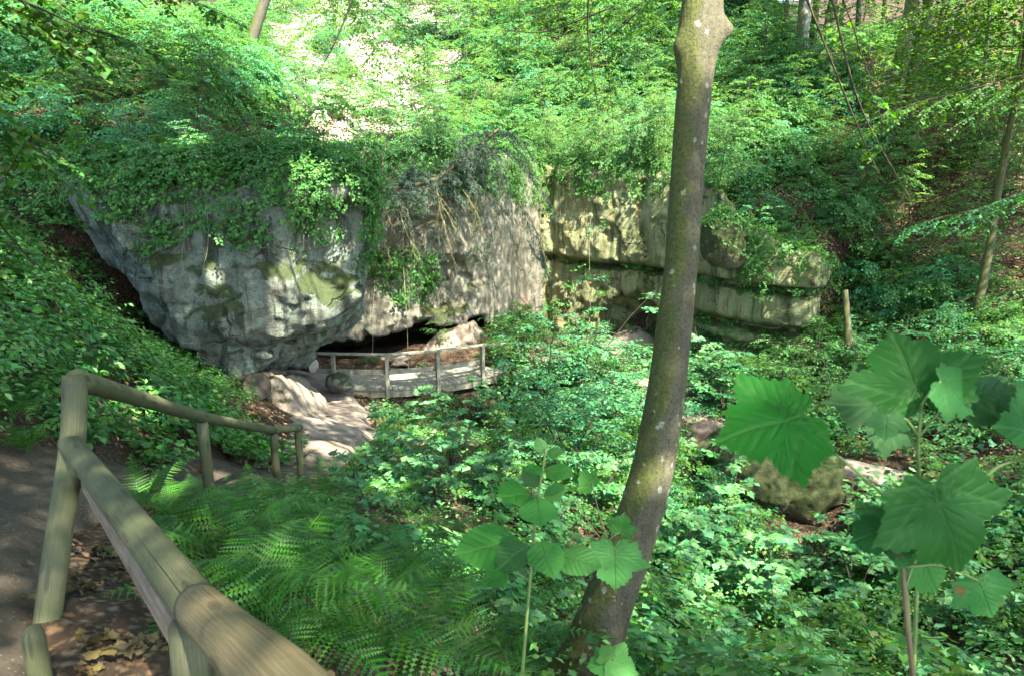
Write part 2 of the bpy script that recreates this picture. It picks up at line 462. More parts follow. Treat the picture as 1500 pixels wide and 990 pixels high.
def sand_mat(name, c0, c1, s0=None, s1=None):
    t = NT(name); o = t.pos()
    n1 = t.noise(o, .9, 5, .6); n2 = t.noise(o, 40, 4, .7); n3 = t.noise(o, 5, 4)
    c = t.mix(t.ramp(n1, [(.35, 0), (.65, 1)]), c0, c1)
    if s0:   # darker humus near the fence, sandstone sand towards the cave
        sy = t.n('SeparateXYZ'); t.set(sy, 'Vector', o)
        m = t.n('MapRange', None); m.inputs[1].default_value = 1.05; m.inputs[2].default_value = 1.5
        t.set(m, 'i0', t.math('ADD', t.math('MULTIPLY', sy.outputs[1], .1), t.math('MULTIPLY', t.noise(o, 1.5, 4), .5)))
        c = t.mix(m.outputs[0], c, t.mix(t.ramp(n1, [(.35, 0), (.65, 1)]), s0, s1))
    c = t.mix(t.math('MULTIPLY', t.ramp(n2, [(.5, 0), (.72, 1)]), .5), c, tuple(x * .5 for x in c0))
    c = t.mix(t.math('MULTIPLY', t.ramp(n3, [(.5, 0), (.66, 1)]), .5), c, tuple(x * .5 for x in c0))
    gv = t.n('TexVoronoi', None, Scale=55.0); t.set(gv, 'Vector', o)
    gm = t.math('MULTIPLY', t.math('LESS_THAN', gv.outputs['Distance'], .28), t.ramp(t.n('SeparateColor', None, Color=gv.outputs['Color']).outputs[0], [(.72, 0), (.74, 1)]))
    c = t.mix(t.math('MULTIPLY', gm, .7), c, tuple(min(.4, x * 2.2) for x in c1)); n2 = t.math('ADD', n2, t.math('MULTIPLY', gm, .8))
    b = t.n('Bump', None, Strength=.5, Distance=.02); t.set(b, 'Height', t.math('ADD', n3, t.math('MULTIPLY', n2, .3)))
    return t.done(t.n('BsdfPrincipled', None, Base_Color=c, Roughness=.95, Specular_IOR_Level=.15, Normal=b))

def plain_mat(name, col, rough=.8, metal=0.0, nscale=12, var=.4):
    t = NT(name); n = t.noise(t.objco(), nscale, 4)
    c = t.mix(n, tuple(x * (1 - var) for x in col), tuple(x * (1 + var) for x in col))
    return t.done(t.n('BsdfPrincipled', None, Base_Color=c, Roughness=rough, Metallic=metal))

M = {}
M['ground'] = ground_mat('forest_floor', (.075, .052, .036), litter=.9)
M['path'] = sand_mat('trodden_earth', (.048, .038, .027), (.075, .059, .043), (.17, .135, .105), (.26, .21, .165))
M['sand'] = sand_mat('sandstone_sand', (.27, .215, .165), (.40, .33, .255))
M['boulder'] = rock_mat('boulder_sandstone', (.235, .228, .19), (.098, .103, .082), (.018, .021, .015), moss=.42, streak=.85, teal=.75)
M['cave_rock'] = rock_mat('cave_sandstone', (.225, .20, .155), (.125, .11, .08), (.030, .031, .024), moss=.34, streak=.4, teal=.25)
M['cliff'] = rock_mat('cliff_sandstone', (.27, .275, .15), (.15, .162, .07), (.028, .034, .017), moss=.38, streak=.7, teal=.12, ochre=.7)
M['ledge'] = rock_mat('ledge_sandstone', (.36, .36, .28), (.20, .215, .14), (.06, .06, .045), moss=.36, streak=.3, teal=.25)
M['brownrock'] = rock_mat('brown_sandstone', (.20, .15, .115), (.125, .09, .068), (.04, .03, .026), moss=.12, streak=.3, teal=0)
M['palerock'] = rock_mat('pale_sandstone', (.34, .28, .215), (.22, .175, .13), (.09, .07, .05), moss=.22, streak=.2, teal=0)
M['mossrock'] = rock_mat('mossy_stone', (.22, .185, .14), (.12, .10, .07), (.03, .03, .02), moss=.76, streak=.2, teal=.05)
M['pole'] = wood_mat('weathered_pole', (.098, .088, .052), (.043, .039, .023), green=.5)
M['pole_new'] = wood_mat('fresh_pole', (.20, .15, .078), (.10, .07, .035), green=.2)
M['plank'] = wood_mat('grey_plank', (.31, .29, .23), (.18, .165, .125), green=.2)
M['board'] = wood_mat('brown_board', (.25, .18, .12), (.13, .09, .06))
M['metal'] = plain_mat('galvanised_steel', (.36, .39, .37), .38, .85, 30, .25)
M['trunk'] = bark_mat('maple_bark', (.092, .082, .050), (.044, .041, .024), moss=.30, lichen=.86)
M['trunk_pale'] = bark_mat('beech_bark', (.27, .27, .235), (.14, .14, .115), moss=.28)
M['trunk_dark'] = bark_mat('dark_bark', (.10, .088, .066), (.045, .04, .03), moss=.42)
M['twig'] = bark_mat('twig_bark', (.085, .066, .046), (.04, .03, .022))
M['deadtwig'] = bark_mat('dead_twig', (.24, .215, .12), (.12, .105, .055), moss=.3)
M['stem'] = plain_mat('green_stem', (.10, .15, .035), .55)
M['redstem'] = plain_mat('reddish_stem', (.11, .075, .035), .55)
M['log'] = bark_mat('log_bark', (.16, .095, .07), (.07, .042, .032), moss=.25)
M['endgrain'] = plain_mat('log_end', (.33, .28, .22), .9, 0, 18, .35)
M['stump'] = bark_mat('rotten_wood', (.085, .07, .05), (.03, .025, .018), moss=.4)
M['beech'] = leaf_mat('beech_leaf', (.053, .130, .038))
M['beech_y'] = leaf_mat('sunny_beech_leaf', (.068, .142, .034), tr=(.145, .29, .05), tfac=.5)  # brighter beech copy; sunlit tone put into colour and translucence
M['maple'] = leaf_mat('maple_seedling_leaf', (.074, .190, .070), tfac=.32, rough=.55)
M['bramble'] = leaf_mat('bramble_leaf', (.056, .140, .038), tfac=.32, rough=.55)
M['nettle'] = leaf_mat('herb_leaf', (.090, .203, .062), tfac=.36)
M['shrub'] = leaf_mat('shrub_leaf', (.052, .165, .066), tfac=.32, rough=.55)
M['fern'] = leaf_mat('fern_frond', (.046, .125, .026), tfac=.36, hue=.015)
M['needle'] = leaf_mat('spruce_needle', (.045, .075, .055), tfac=.1)
M['drygrass'] = leaf_mat('withered_spray', (.26, .22, .09), tfac=.3)
M['canopy'] = leaf_mat('canopy_leaf', (.06, .12, .026), tfac=.42)
M['bigleaf'] = leaf_mat('sycamore_leaf', (.036, .132, .036), tr=(.095, .29, .05), tfac=.46, spec=.14, vein=True, spots=32.0, rough=.55, hue=.012)
M['ovate'] = leaf_mat('dogwood_leaf', (.050, .160, .036), tr=(.11, .32, .045), tfac=.42, vein=True, rough=.55, hue=.012)
M['darkleaf'] = leaf_mat('hornbeam_leaf', (.036, .088, .022), tfac=.35)
M['dry'] = leaf_mat('dry_leaf', (.085, .063, .03), tr=(.22, .15, .06), tfac=.12, rough=.8, hue=.02, spec=.15)
M['dry_pale'] = leaf_mat('glare_dry_leaf', (.46, .43, .36), tr=(.3, .27, .2), tfac=.15, rough=.8, hue=.02, spec=.15)  # dry leaf made pale: glare of the sunlit clearing painted in
M['dry_brown'] = leaf_mat('dry_beech_leaf', (.22, .14, .085), tr=(.14, .08, .04), tfac=.1, rough=.8, hue=.02, spec=.15)
# ------------------------------------------------------------------ terrain
lower = [(0, -.3, -1.7), (-1, -2, -1.62), (1.5, -2, -1.65), (3, -1, -1.9), (-2.4, .3, -1.65), (-4.5, 1.5, -1.3),
         (.9, 1.5, -2.5), (0, 2.2, -2.55), (2.4, 2.6, -3.0), (6, 0, -3.6), (10, 2, -4.6), (14, 8, -4.4), (18, 16, -2), (16, -6, -3.6), (-8, -4, -.6), (6, -8, -2.2), (0, -12, -1), (-12, 2, .6), (-14, -8, 1)]
lower += [(-4, 24.5, -5.7), (-6.2, 23.5, -5.7), (-2.4, 24.5, -5.6), (-4, 27, -5.8), (2, 25.5, -6.3), (4.3, 24, -6.6), (6.3, 21, -6.0), (4.3, 27.5, -6.6), (1.2, 28, -5.8)]
lower += [W(*a) for a in [
    (30, 850, 2.98), (30, 700, 4.35), (150, 700, 5.3), (250, 705, 6.3), (390, 690, 8.7), (470, 655, 11), (460, 600, 14), (425, 548, 18.3),
    (560, 512, 21.5), (650, 520, 20.5), (755, 515, 21), (740, 440, 25.5), (820, 530, 22), (960, 540, 22),
    (20, 420, 6.5), (100, 450, 7.5), (0, 560, 5), (130, 600, 6.0), (250, 600, 8.2), (330, 640, 9.8), (60, 640, 4.8), (-200, 300, 7), (-250, 560, 4),
    (180, 850, 3.05), (260, 960, 2.5), (400, 830, 4.4), (550, 950, 3.5), (310, 830, 3.9), (340, 760, 5.5), (420, 745, 7.5),
    (600, 760, 8), (520, 690, 10.5), (560, 645, 13), (700, 660, 14), (620, 615, 17), (650, 585, 18), (800, 760, 10), (850, 1030, 4.75), (700, 930, 5),
    (900, 870, 9.5), (1000, 710, 13), (850, 640, 17), (1150, 850, 12), (1200, 950, 10), (1350, 950, 9.5), (1480, 900, 10), (1480, 700, 13.5),
    (1200, 665, 15), (1250, 700, 13.5), (1040, 645, 16), (1100, 545, 19.5), (1300, 560, 18), (1450, 450, 18.5), (1450, 560, 16),
    (1400, 330, 23), (1300, 200, 26), (1250, 90, 33), (1480, 120, 33), (1400, 0, 48)]]
upper = [W(*a) for a in [
    (250, 215, 15.4), (250, 150, 17.0), (370, 235, 16.2), (430, 205, 18.0), (150, 200, 15.6), (190, 75, 19.5), (310, 180, 17.5), (330, 120, 21), 
    (1450, 450, 18.5), (1300, 560, 18), (1400, 330, 23), (1300, 200, 26), (1250, 90, 33), (1480, 120, 33), (1400, 0, 48), (20, 420, 6.5), (-200, 300, 7),
    (100, 260, 13), (150, 250, 14.5), (330, 270, 14.4), (440, 280, 16), (490, 200, 24), (560, 245, 23), (530, 150, 30), (500, 0, 46), (700, 235, 25),
    (820, 250, 29), (980, 270, 25.5), (900, 150, 32), (1100, 200, 27), (1070, 330, 22.8), (1160, 390, 20.8), (1230, 430, 20.5), (750, -50, 46), (1000, -80, 48),
    (60, 110, 18), (0, 0, 25), (0, 260, 11), (1250, -80, 47)]]
upper += [np.array(a) for a in [(-40, 60, 24), (40, 60, 20), (0, 80, 27), (-34, 20, 13), (34, 20, 8), (14, 8, -4.4), (18, 16, -2)]]

def tps_fit(P):
    P = np.asarray(P, float); n = len(P); xy = P[:, :2]
    r2 = ((xy[:, None] - xy[None]) ** 2).sum(-1)
    K = np.where(r2 > 0, r2 * np.log(r2 + 1e-12) * .5, 0) + np.eye(n) * .35
    A = np.zeros((n + 3, n + 3)); A[:n, :n] = K; A[:n, n] = 1; A[:n, n + 1:] = xy; A[n, :n] = 1; A[n + 1:, :n] = xy.T
    w = np.linalg.solve(A, np.concatenate([P[:, 2], np.zeros(3)]))
    def ev(x, y):
        x = np.asarray(x, float); y = np.asarray(y, float)
        q = np.stack([x.ravel(), y.ravel()], -1); out = np.empty(len(q))
        for i in range(0, len(q), 20000):
            qq = q[i:i + 20000]
            d2 = ((qq[:, None] - xy[None]) ** 2).sum(-1)
            out[i:i + 20000] = (d2 * np.log(d2 + 1e-12) * .5) @ w[:n] + w[n] + qq @ w[n + 1:]
        return out.reshape(x.shape)
    return ev
LOW, UPP = tps_fit(lower), tps_fit(upper)

CLIFFLINE = np.array([(-30, 9.5), (-14, 11.5), (-9.5, 13.6), (-7.2, 16.6), (-7.2, 25.0), (-1.8, 25.2), (.3, 28.0), (1.6, 28.2), (5.6, 25.0), (7.0, 22.6), (8.6, 21.2), (10.2, 21.8), (13, 24), (16, 34)])

def cliff_sd(x, y):
    """positive beyond the cliff line"""
    P = np.stack([np.ravel(x), np.ravel(y)], -1)
    poly = np.vstack([CLIFFLINE, [(16, 200), (-200, 200), (-200, 9.5)]])
    return -sd_poly(P, poly).reshape(np.shape(x))

PATH = catmull([(1.6, -6), (.3, -2.5), (-.9, -.6), (-2.0, 1.0), (-2.85, 2.4), (-3.15, 3.6), (-3.1, 4.7), (-3.05, 5.8), (-3.12, 8.0), (-3.1, 10.2), (-3.6, 12.4), (-4.3, 14.6), (-5.2, 16.6), (-6.2, 18.0)], 90)
def path_w(i): return np.interp(i, [0, 20, 27, 34, 41, 48, 55, 62, 70, 80, 89], [.9, .9, .85, .62, .45, .42, .42, .58, .95, 1.05, .9])
PATH2 = catmull([(.3, 20.5), (1.6, 21.2), (3, 20.6), (4.2, 18.4), (4.9, 16.2), (6.4, 14.6), (7.0, 13.2), (8.4, 12.4)], 50)

def dist_poly(x, y, line, wid=None):
    P = np.stack([np.ravel(x), np.ravel(y)], -1); best = np.full(len(P), 1e9)
    for i in range(len(line) - 1):
        a, b = line[i][:2], line[i + 1][:2]; e = b - a; w = P - a
        t = np.clip((w @ e) / (e @ e + 1e-9), 0, 1)
        d = np.linalg.norm(w - t[:, None] * e, axis=1) - (0 if wid is None else wid[i])
        best = np.minimum(best, d)
    return best.reshape(np.shape(x))
PW = path_w(np.arange(90)); PW2 = np.full(50, .42)

def ground_h(x, y):
    x = np.asarray(x, float); y = np.asarray(y, float)
    sd = cliff_sd(x, y)
    k = 3.5 * sstep(8.6, 12, -x)
    t_ = np.clip((sd + .25 + k) / (.8 + 2 * k), 0, 1); w = t_ * t_ * (3 - 2 * t_)
    lo = LOW(x, y); up = UPP(x, y)
    far = sstep(35, 75, np.hypot(x, y))
    up = up * (1 - far) + np.clip(up, 6, 30) * far
    lo = np.clip(lo, -8.5, 30)
    h = lo * (1 - w) + up * w
    rough = fbm2(x * .9, y * .9, 4, 3) * .16 + fbm2(x * .3, y * .3, 3, 9) * .35 * sstep(10, 24, np.hypot(x, y))
    return h + rough

_pmask_cache = {}
def path_dist(x, y):
    return np.minimum(dist_poly(x, y, PATH, PW), dist_poly(x, y, PATH2, PW2))

def build_ground():
    def axis(lo, hi, mid0, mid1, fine, coarse):
        a = [mid0]
        while a[-1] < mid1: a.append(a[-1] + fine)
        s = fine
        while a[-1] < hi: s = min(s * 1.13, coarse); a.append(a[-1] + s)
        s = fine; b = [mid0]
        while b[-1] > lo: s = min(s * 1.13, coarse); b.append(b[-1] - s)
        return np.array(b[:0:-1] + a)
    xs = axis(-150, 150, -14, 15, .17, 6); ys = axis(-90, 190, -2, 32, .17, 6)
    X, Y = np.meshgrid(xs, ys, indexing='ij')
    H = ground_h(X, Y)
    pd = path_dist(X, Y)
    H = H - .10 * (1 - sstep(-.15, .05, pd))
    n, m = X.shape
    i, j = np.meshgrid(np.arange(n - 1), np.arange(m - 1), indexing='ij')
    q = np.stack([i * m + j, (i + 1) * m + j, (i + 1) * m + j + 1, i * m + j + 1], -1).reshape(-1, 4)
    me = mesh_arr('ground', np.stack([X, Y, H], -1).reshape(-1, 3), [q], [M['ground']])
    tag(obj('ground', me), 'leaf-strewn forest floor of the ravine and hillsides', None, None, 'structure')

def build_path(name, line, wid, mat, label):
    k = 15
    tan = norm(np.gradient(line[:, :2], axis=0)); nrm = np.stack([-tan[:, 1], tan[:, 0]], 1)
    u = np.linspace(-1.12, 1.12, k)
    jit = 1 + .14 * fbm2(np.arange(len(line)) * .16, np.zeros(len(line)), 3, 5)[:, None]
    P = line[:, None, :2] + nrm[:, None] * (u[None, :, None] * (wid[:, None] * jit)[..., None])
    h = ground_h(P[..., 0], P[..., 1])
    h = h * .55 + h.mean(1, keepdims=True) * .45 * 1.0
    h += .015 - .30 * sstep(.86, 1.12, np.abs(u))[None]
    v = np.concatenate([P, h[..., None]], -1).reshape(-1, 3)
    n = len(line)
    i, j = np.meshgrid(np.arange(n - 1), np.arange(k - 1), indexing='ij')
    q = np.stack([i * k + j, i * k + j + 1, (i + 1) * k + j + 1, (i + 1) * k + j], -1).reshape(-1, 4)
    # keep normals upward
    tag(obj(name, mesh_arr(name, v, [q[:, ::-1]], [mat])), label, None, None, 'structure')

build_ground()
build_path('path', PATH, PW, M['path'], 'trodden footpath beside the wooden railing turning sandy towards the bridge')
build_path('path', PATH2, PW2, M['path'], 'narrow path across the ravine floor')

# ------------------------------------------------------------------ rocks from distance fields
RIGHT = np.array([1.0, 0, 0]); UPV = np.array([0, SP, CP]); FWD = np.array([0, CP, -SP])
ROCKPTS = []          # (vertices, normals) of the big rocks, for plants that grow on them

def rock_obj(name, fn, lo, hi, h, mat, label, amp=.12, sc=1.0, fine=.03, seed=1, cat='rock', group=None, keep=False, bed=0.0):
    lo = np.asarray(lo, float); hi = np.asarray(hi, float)
    ax = [np.arange(lo[k] - 2 * h, hi[k] + 3 * h, h) for k in range(3)]
    G = np.stack(np.meshgrid(*ax, indexing='ij'), -1); sh = G.shape[:3]
    P = G.reshape(-1, 3)
    f = fn(P)
    near = np.abs(f) < max(.9, amp * 3)
    Q = P[near]
    Q = Q + .35 / sc * np.stack([fbm(Q * sc * .8 + 31 * k, 2, seed + 40 + k) for k in range(3)], -1)
    d = fbm(Q * sc, 4, seed) * amp * 1.6 + (np.abs(fbm(Q * sc * 2.3, 3, seed + 3)) - .2) * amp * .9 + fbm(Q * sc * 5, 3, seed + 5) * fine * 1.6
    if bed:
        d = d + bed * fbm(Q * np.array([.35, .35, 3.2]) + 3, 3, seed + 11)
    f[near] += d
    v, q = surface_nets(f.reshape(sh), [a[0] for a in ax], h)
    base = np.array([v[:, 0].mean(), v[:, 1].mean(), v[:, 2].min()])
    me = mesh_arr(name, v - base, [q], [mat])
    o = obj(name, me, None, base); tag(o, label, cat, group)
    if keep:
        a = v[q]; n = norm(np.cross(a[:, 2] - a[:, 0], a[:, 3] - a[:, 1])); ROCKPTS.append((name, a.mean(1), n))
    return o

def px_slab(poly, d0, tf, tb, r):
    """rounded slab: silhouette drawn on the plane at depth d0 facing the camera, tf in front, tb behind"""
    de = d0 - tf + r * .8      # depth of the front rim, which draws the outline
    pl = np.array([((x - 750) / F * de, -(y - 495) / F * de) for x, y in poly])
    def fn(P):
        a, b, d = P[:, 0], P @ UPV, P @ FWD
        s2 = sd_poly(np.stack([a, b], -1), pl) + r
        mid = d0 + (tb - tf) / 2; half = (tb + tf) / 2
        s1 = np.abs(d - mid) - half + r
        return np.minimum(np.maximum(s2, s1), 0) + np.hypot(np.maximum(s2, 0), np.maximum(s1, 0)) - r
    c = np.array([RIGHT * a + UPV * b + FWD * d for a, b in pl for d in (d0 - tf, d0 + tb)])
    return fn, c.min(0) - .3, c.max(0) + .3

# 1 the overhanging boulder
poly = [(118, 250), (108, 325), (140, 385), (188, 432), (216, 475), (250, 518), (292, 542), (330, 556), (366, 546), (396, 513), (438, 488), (494, 460), (526, 432), (508, 396), (524, 350), (540, 306), (534, 262), (460, 240), (330, 232), (200, 238)]
f0, lo, hi = px_slab(poly, 14.0, 1.5, 3.2, .8)
def f_boulder(P):
    f = f0(P)
    z = P[:, 2]
    # bedding lip near the foot and a shallow overhang line
    f = f + .16 * np.exp(-((z + 3.15 + .12 * P[:, 0] * 0) / .10) ** 2)
    f = f + .10 * np.exp(-((z + 1.9 - .06 * P[:, 0]) / .07) ** 2)
    # broad facets so that it reads as broken sandstone rather than a pebble
    for nx_, ny_, nz_, c0 in ((-.55, -.80, -.22, (-7.4, 12.9, -1.6)), (.25, -.90, -.36, (-4.6, 12.55, -2.6)), (-.1, -.96, .24, (-5.8, 12.5, -.7)), (.62, -.70, -.35, (-3.5, 13.1, -2.4))):
        nn = norm(np.array([nx_, ny_, nz_])); f = smax(f, (P - np.array(c0)) @ nn, .12)
    f = smax(f, (P - W(545, 400, 13.4)) @ norm(np.array([.955, .29, -.02])), .3)
    # hollow on its right flank, under the brow
    c = W(505, 372, 12.9); q = (P - c) / np.array([.9, .7, .95])
    f = smax(f, 1 - np.linalg.norm(q, axis=1), .35)
    return f
rock_obj('overhanging_boulder', f_boulder, lo, hi, .075, M['boulder'], 'huge grey-green overhanging boulder with plants on its top, above the path', amp=.17, sc=.85, fine=.045, seed=3, keep=True, bed=.08)

# 2 rock wall above the cave, turning back into the corner beside the cliff
cx_ = [-10, -6.5, -4.8, -3.2, -1.9, -.9, -.1, .6, 1.3, 1.8]
cy_ = [18.2, 19.0, 19.7, 20.1, 20.9, 22.0, 23.6, 25.4, 27.2, 28.6]
def cave_front(x): return np.interp(x, cx_, cy_)
def f_cave(P):
    x, y, z = P[:, 0], P[:, 1], P[:, 2]
    n1 = vnoise(np.stack([x * .9, y * .3, x * 0], -1), 14)
    f = (cave_front(x) - y) * .85 + .30 * sstep(-1.2, .8, z) + .10 * sstep(-2.4, -2.6, z)
    f = f + .22 * np.exp(-((z + 2.45 + .05 * x + .1 * n1) / .07) ** 2) * sstep(-1.0, -2.0, x)
    f = f + .12 * np.exp(-((z + 1.2 - .1 * n1) / .09) ** 2)
    c = W(680, 420, 21); q = (P - c) / np.array([1.2, 1.2, 1.1]); f = smax(f, .7 * (1 - np.linalg.norm(q, axis=1)), .4)
    zb = np.interp(x, [-10, -4.8, -2, -1.0, -.4, .2], [-4.7, -4.5, -4.45, -4.5, -5.4, -8]) + .10 * n1
    f = smax(f, zb - z, .22)
    f = np.maximum(f, z - .75 - .25 * n1); f = np.maximum(f, y - cave_front(x) - 4.5)
    return np.maximum(np.maximum(f, x - 1.9), -9.5 - x)
rock_obj('cave_rock', f_cave, (-9.6, 17.6, -7.5), (1.9, 33, 1.2), .10, M['cave_rock'], 'buff sandstone wall above the dark cave mouth behind the bridge', amp=.17, sc=.8, fine=.07, seed=8, keep=True, bed=.07)

# 3 the cliff
xs_ = [-.6, .7, 1.4, 3.2, 5.4, 6.4, 7.4, 8.4, 9.3, 10.2]
ys_ = [27.6, 27.4, 27.0, 25.4, 23.4, 21.3, 19.9, 19.0, 20.2, 22.8]
def cliff_front(x): return np.interp(x, xs_, ys_)
niche = W(926, 480, 24.5)
def f_cliff(P):
    x, y, z = P[:, 0], P[:, 1], P[:, 2]
    f = (cliff_front(x) - y) * .74
    z1 = -2.95 - .02 * x + .1 * vnoise(np.stack([x * .8, x * 0, x * 0], -1), 4)
    f = f - .22 * sstep(-.05, .12, z - z1)
    f = f + .55 * np.exp(-((z - z1) / .10) ** 2) * (.55 + .45 * sstep(1.5, 4, x))
    z2 = -4.35 + .05 * vnoise(np.stack([x * 2, x * 0, x * 0], -1), 5)
    m2 = sstep(5.5, 6.1, x)
    f = f + (.75 * np.exp(-((z - z2) / .13) ** 2) + .22 * sstep(.0, .15, z2 - z)) * m2
    z3 = -4.95 + .12 * vnoise(np.stack([x * 1.5, x * 0, x * 0], -1), 6)
    f = f + (.35 * np.exp(-((z - z3) / .08) ** 2)) * m2
    # vertical joints
    for xj, w in ((1.55, .12), (4.6, .09), (6.05, .12)):
        f = f + .25 * np.exp(-((x - xj - .12 * np.sin(z * 1.7)) / w) ** 2)
    top = np.interp(x, [-.6, .7, 3, 5.4, 6.2, 6.9, 8.3, 9.3, 10.2], [.7, .6, .5, .25, -.1, -1.3, -2.0, -2.4, -3.0])
    f = smax(f, z - top, .22)
    # rounded arch of the niche
    q = (P - niche) / np.array([1.35, 1.9, 1.2]); f = smax(f, 1.1 * (1 - np.linalg.norm(q, axis=1)), .12)
    c = niche + np.array([-1.2, .1, .62]); q = (P - c) / np.array([.55, .9, .28]); f = smax(f, .4 * (1 - np.linalg.norm(q, axis=1)), .08)
    f = np.maximum(f, -.8 - x); f = np.maximum(f, y - cliff_front(x) - 4.0); f = np.maximum(f, -8.5 - z)
    return np.maximum(f, x - 10.0)
rock_obj('sandstone_cliff', f_cliff, (-.8, 18.6, -8.5), (10.0, 31.5, 1.0), .105, M['cliff'], 'tall moss-streaked sandstone cliff with horizontal cracks and an arched niche', amp=.13, sc=.9, fine=.075, seed=21, cat='cliff', keep=True, bed=.06)

# niche floor dome
def ell(c, r):
    c = np.asarray(c, float); r = np.asarray(r, float)
    return (lambda P: (np.linalg.norm((P - c) / r, axis=1) - 1) * r.min()), c - r, c + r
f, lo, hi = ell(niche + np.array([.1, .55, -1.75]), (1.35, 1.2, 1.55))
rock_obj('rounded_rock', f, lo, hi, .09, M['palerock'], 'smooth pale rounded rock filling the arched niche in the cliff', amp=.08, sc=.9, fine=.02, seed=31)

def pxrock(name, poly, d, tf, tb, r, mat, label, h=.05, amp=.08, sc=1.6, fine=.02, seed=1, keep=False, group=None, cat='rock'):
    f, lo, hi = px_slab(poly, d, tf, tb, r)
    return rock_obj(name, f, lo, hi, h, mat, label, amp, sc, fine, seed, cat, group, keep)

pxrock('mossy_rock', [(1040, 322), (1046, 370), (1075, 392), (1096, 384), (1088, 330), (1062, 308)], 20.2, .5, 1.5, .4, M['mossrock'], 'bulging mossy green rock perched at the top of the cliff right of the big trunk', seed=41, keep=True)
pxrock('mossy_boulder', [(1040, 672), (1080, 640), (1140, 628), (1205, 645), (1236, 680), (1232, 732), (1190, 762), (1120, 752), (1070, 712)], 13.4, .8, 1.2, .45, M['mossrock'], 'dark moss-covered boulder below the ravine path at right', seed=43, amp=.12, keep=True)
pxrock('flat_stone', [(990, 648), (1012, 628), (1046, 618), (1078, 636), (1086, 668), (1040, 672), (1000, 664)], 15.6, .5, .8, .25, M['brownrock'], 'brown flat stone between the big trunk and the mossy boulder', seed=45)
pxrock('rock_pedestal', [(296, 560), (345, 552), (384, 545), (390, 575), (384, 600), (366, 616), (326, 616), (298, 600)], 13.7, .7, 1.2, .3, M['brownrock'], 'brown rock pedestal under the lowest tip of the overhanging boulder', seed=47, amp=.05)
pxrock('sandstone_hump', [(366, 612), (372, 580), (384, 556), (398, 552), (416, 566), (440, 592), (464, 630), (472, 662), (440, 676), (392, 662)], 13.4, .25, 1.8, .22, M['palerock'], 'smooth sunlit sandstone hump beside the sandy path', seed=49, amp=.05)
pxrock('cave_side_rock', [(612, 520), (626, 500), (650, 484), (690, 470), (706, 486), (700, 506), (650, 520)], 21.2, .3, 1.2, .25, M['palerock'], 'pale rock at the right end of the cave mouth', seed=51)
pxrock('mossy_stone', [(518, 534), (526, 522), (544, 518), (556, 526), (558, 536)], 20.0, .3, .3, .15, M['mossrock'], 'small mossy stone behind the bridge rail near the cave', h=.035, seed=53, amp=.03)
pxrock('flat_block', [(552, 534), (556, 523), (582, 521), (586, 534)], 20.4, .25, .3, .08, M['palerock'], 'pale squared block beside the small mossy stone', h=.03, seed=54, amp=.02)
pxrock('stone_stool', [(570, 536), (576, 530), (570, 524), (590, 520), (600, 525), (592, 530), (598, 536)], 19.6, .2, .25, .08, M['palerock'], 'stacked flat stones like a stool in front of the cave', h=.03, seed=55, amp=.015)
pxrock('round_boulder', [(474, 566), (478, 550), (492, 545), (506, 552), (516, 566), (506, 574), (484, 574)], 16.8, .3, .4, .2, M['cave_rock'], 'round grey-brown boulder at the near left corner of the bridge', h=.035, seed=56, amp=.03)
pxrock('dark_boulder', [(600, 592), (612, 572), (640, 566), (664, 578), (670, 596)], 18.2, .4, .5, .25, M['mossrock'], 'dark mossy boulder in the shade below the bridge', h=.04, seed=57, amp=.05)
pxrock('scree_slope', [(706, 500), (716, 460), (740, 424), (764, 430), (790, 470), (800, 512)], 25.4, .5, 1.5, .35, M['brownrock'], 'reddish earth bank rising in the corner between cave rock and cliff', h=.08, seed=58, amp=.1)

# loose stones along the sandy path
rng = random.Random(5)
for k in range(14):
    i = rng.randint(63, 86); side = rng.choice((-1, -1, 1))
    t = norm(PATH[min(i + 1, 89)] - PATH[i]); nr = np.array([-t[1], t[0]])
    p = PATH[i][:2] + nr * side * PW[i] * rng.uniform(.8, 1.25)
    z = float(ground_h(p[0], p[1])); r = rng.uniform(.05, .14)
    f, lo, hi = ell((p[0], p[1], z + r * .2), (r * 1.3, r, r * .75))
    rock_obj('pebble', f, lo, hi, r * .22, M['palerock'], 'small loose stone at the edge of the sandy path', amp=r * .25, sc=2 / r * .3, fine=r * .05, seed=60 + k, cat='stone', group='loose stones along the sandy path')
# ------------------------------------------------------------------ the wooden railing
def pole(parent, name, pts, r, mat, sides=18, n=14, sag=0.0, taper=1.0):
    pts = np.asarray(pts, float); path = catmull(pts, n)
    rr = np.linspace(r, r * taper, n)
    mb = MB(); v, f, uv = tube(path, rr, sides, True, lambda P, a: 1 + .035 * fbm(np.stack(np.broadcast_arrays(P[:, None, 0] * 3 + np.cos(a) * .6, P[:, None, 1] * 3 + np.sin(a) * .6, P[:, None, 2] * 3), -1), 3, 2))
    mb.add(v, f, uv)
    base = np.array(parent.location) if parent else np.zeros(3)
    return obj(name, mb.mesh(name, mat, True, base), parent)

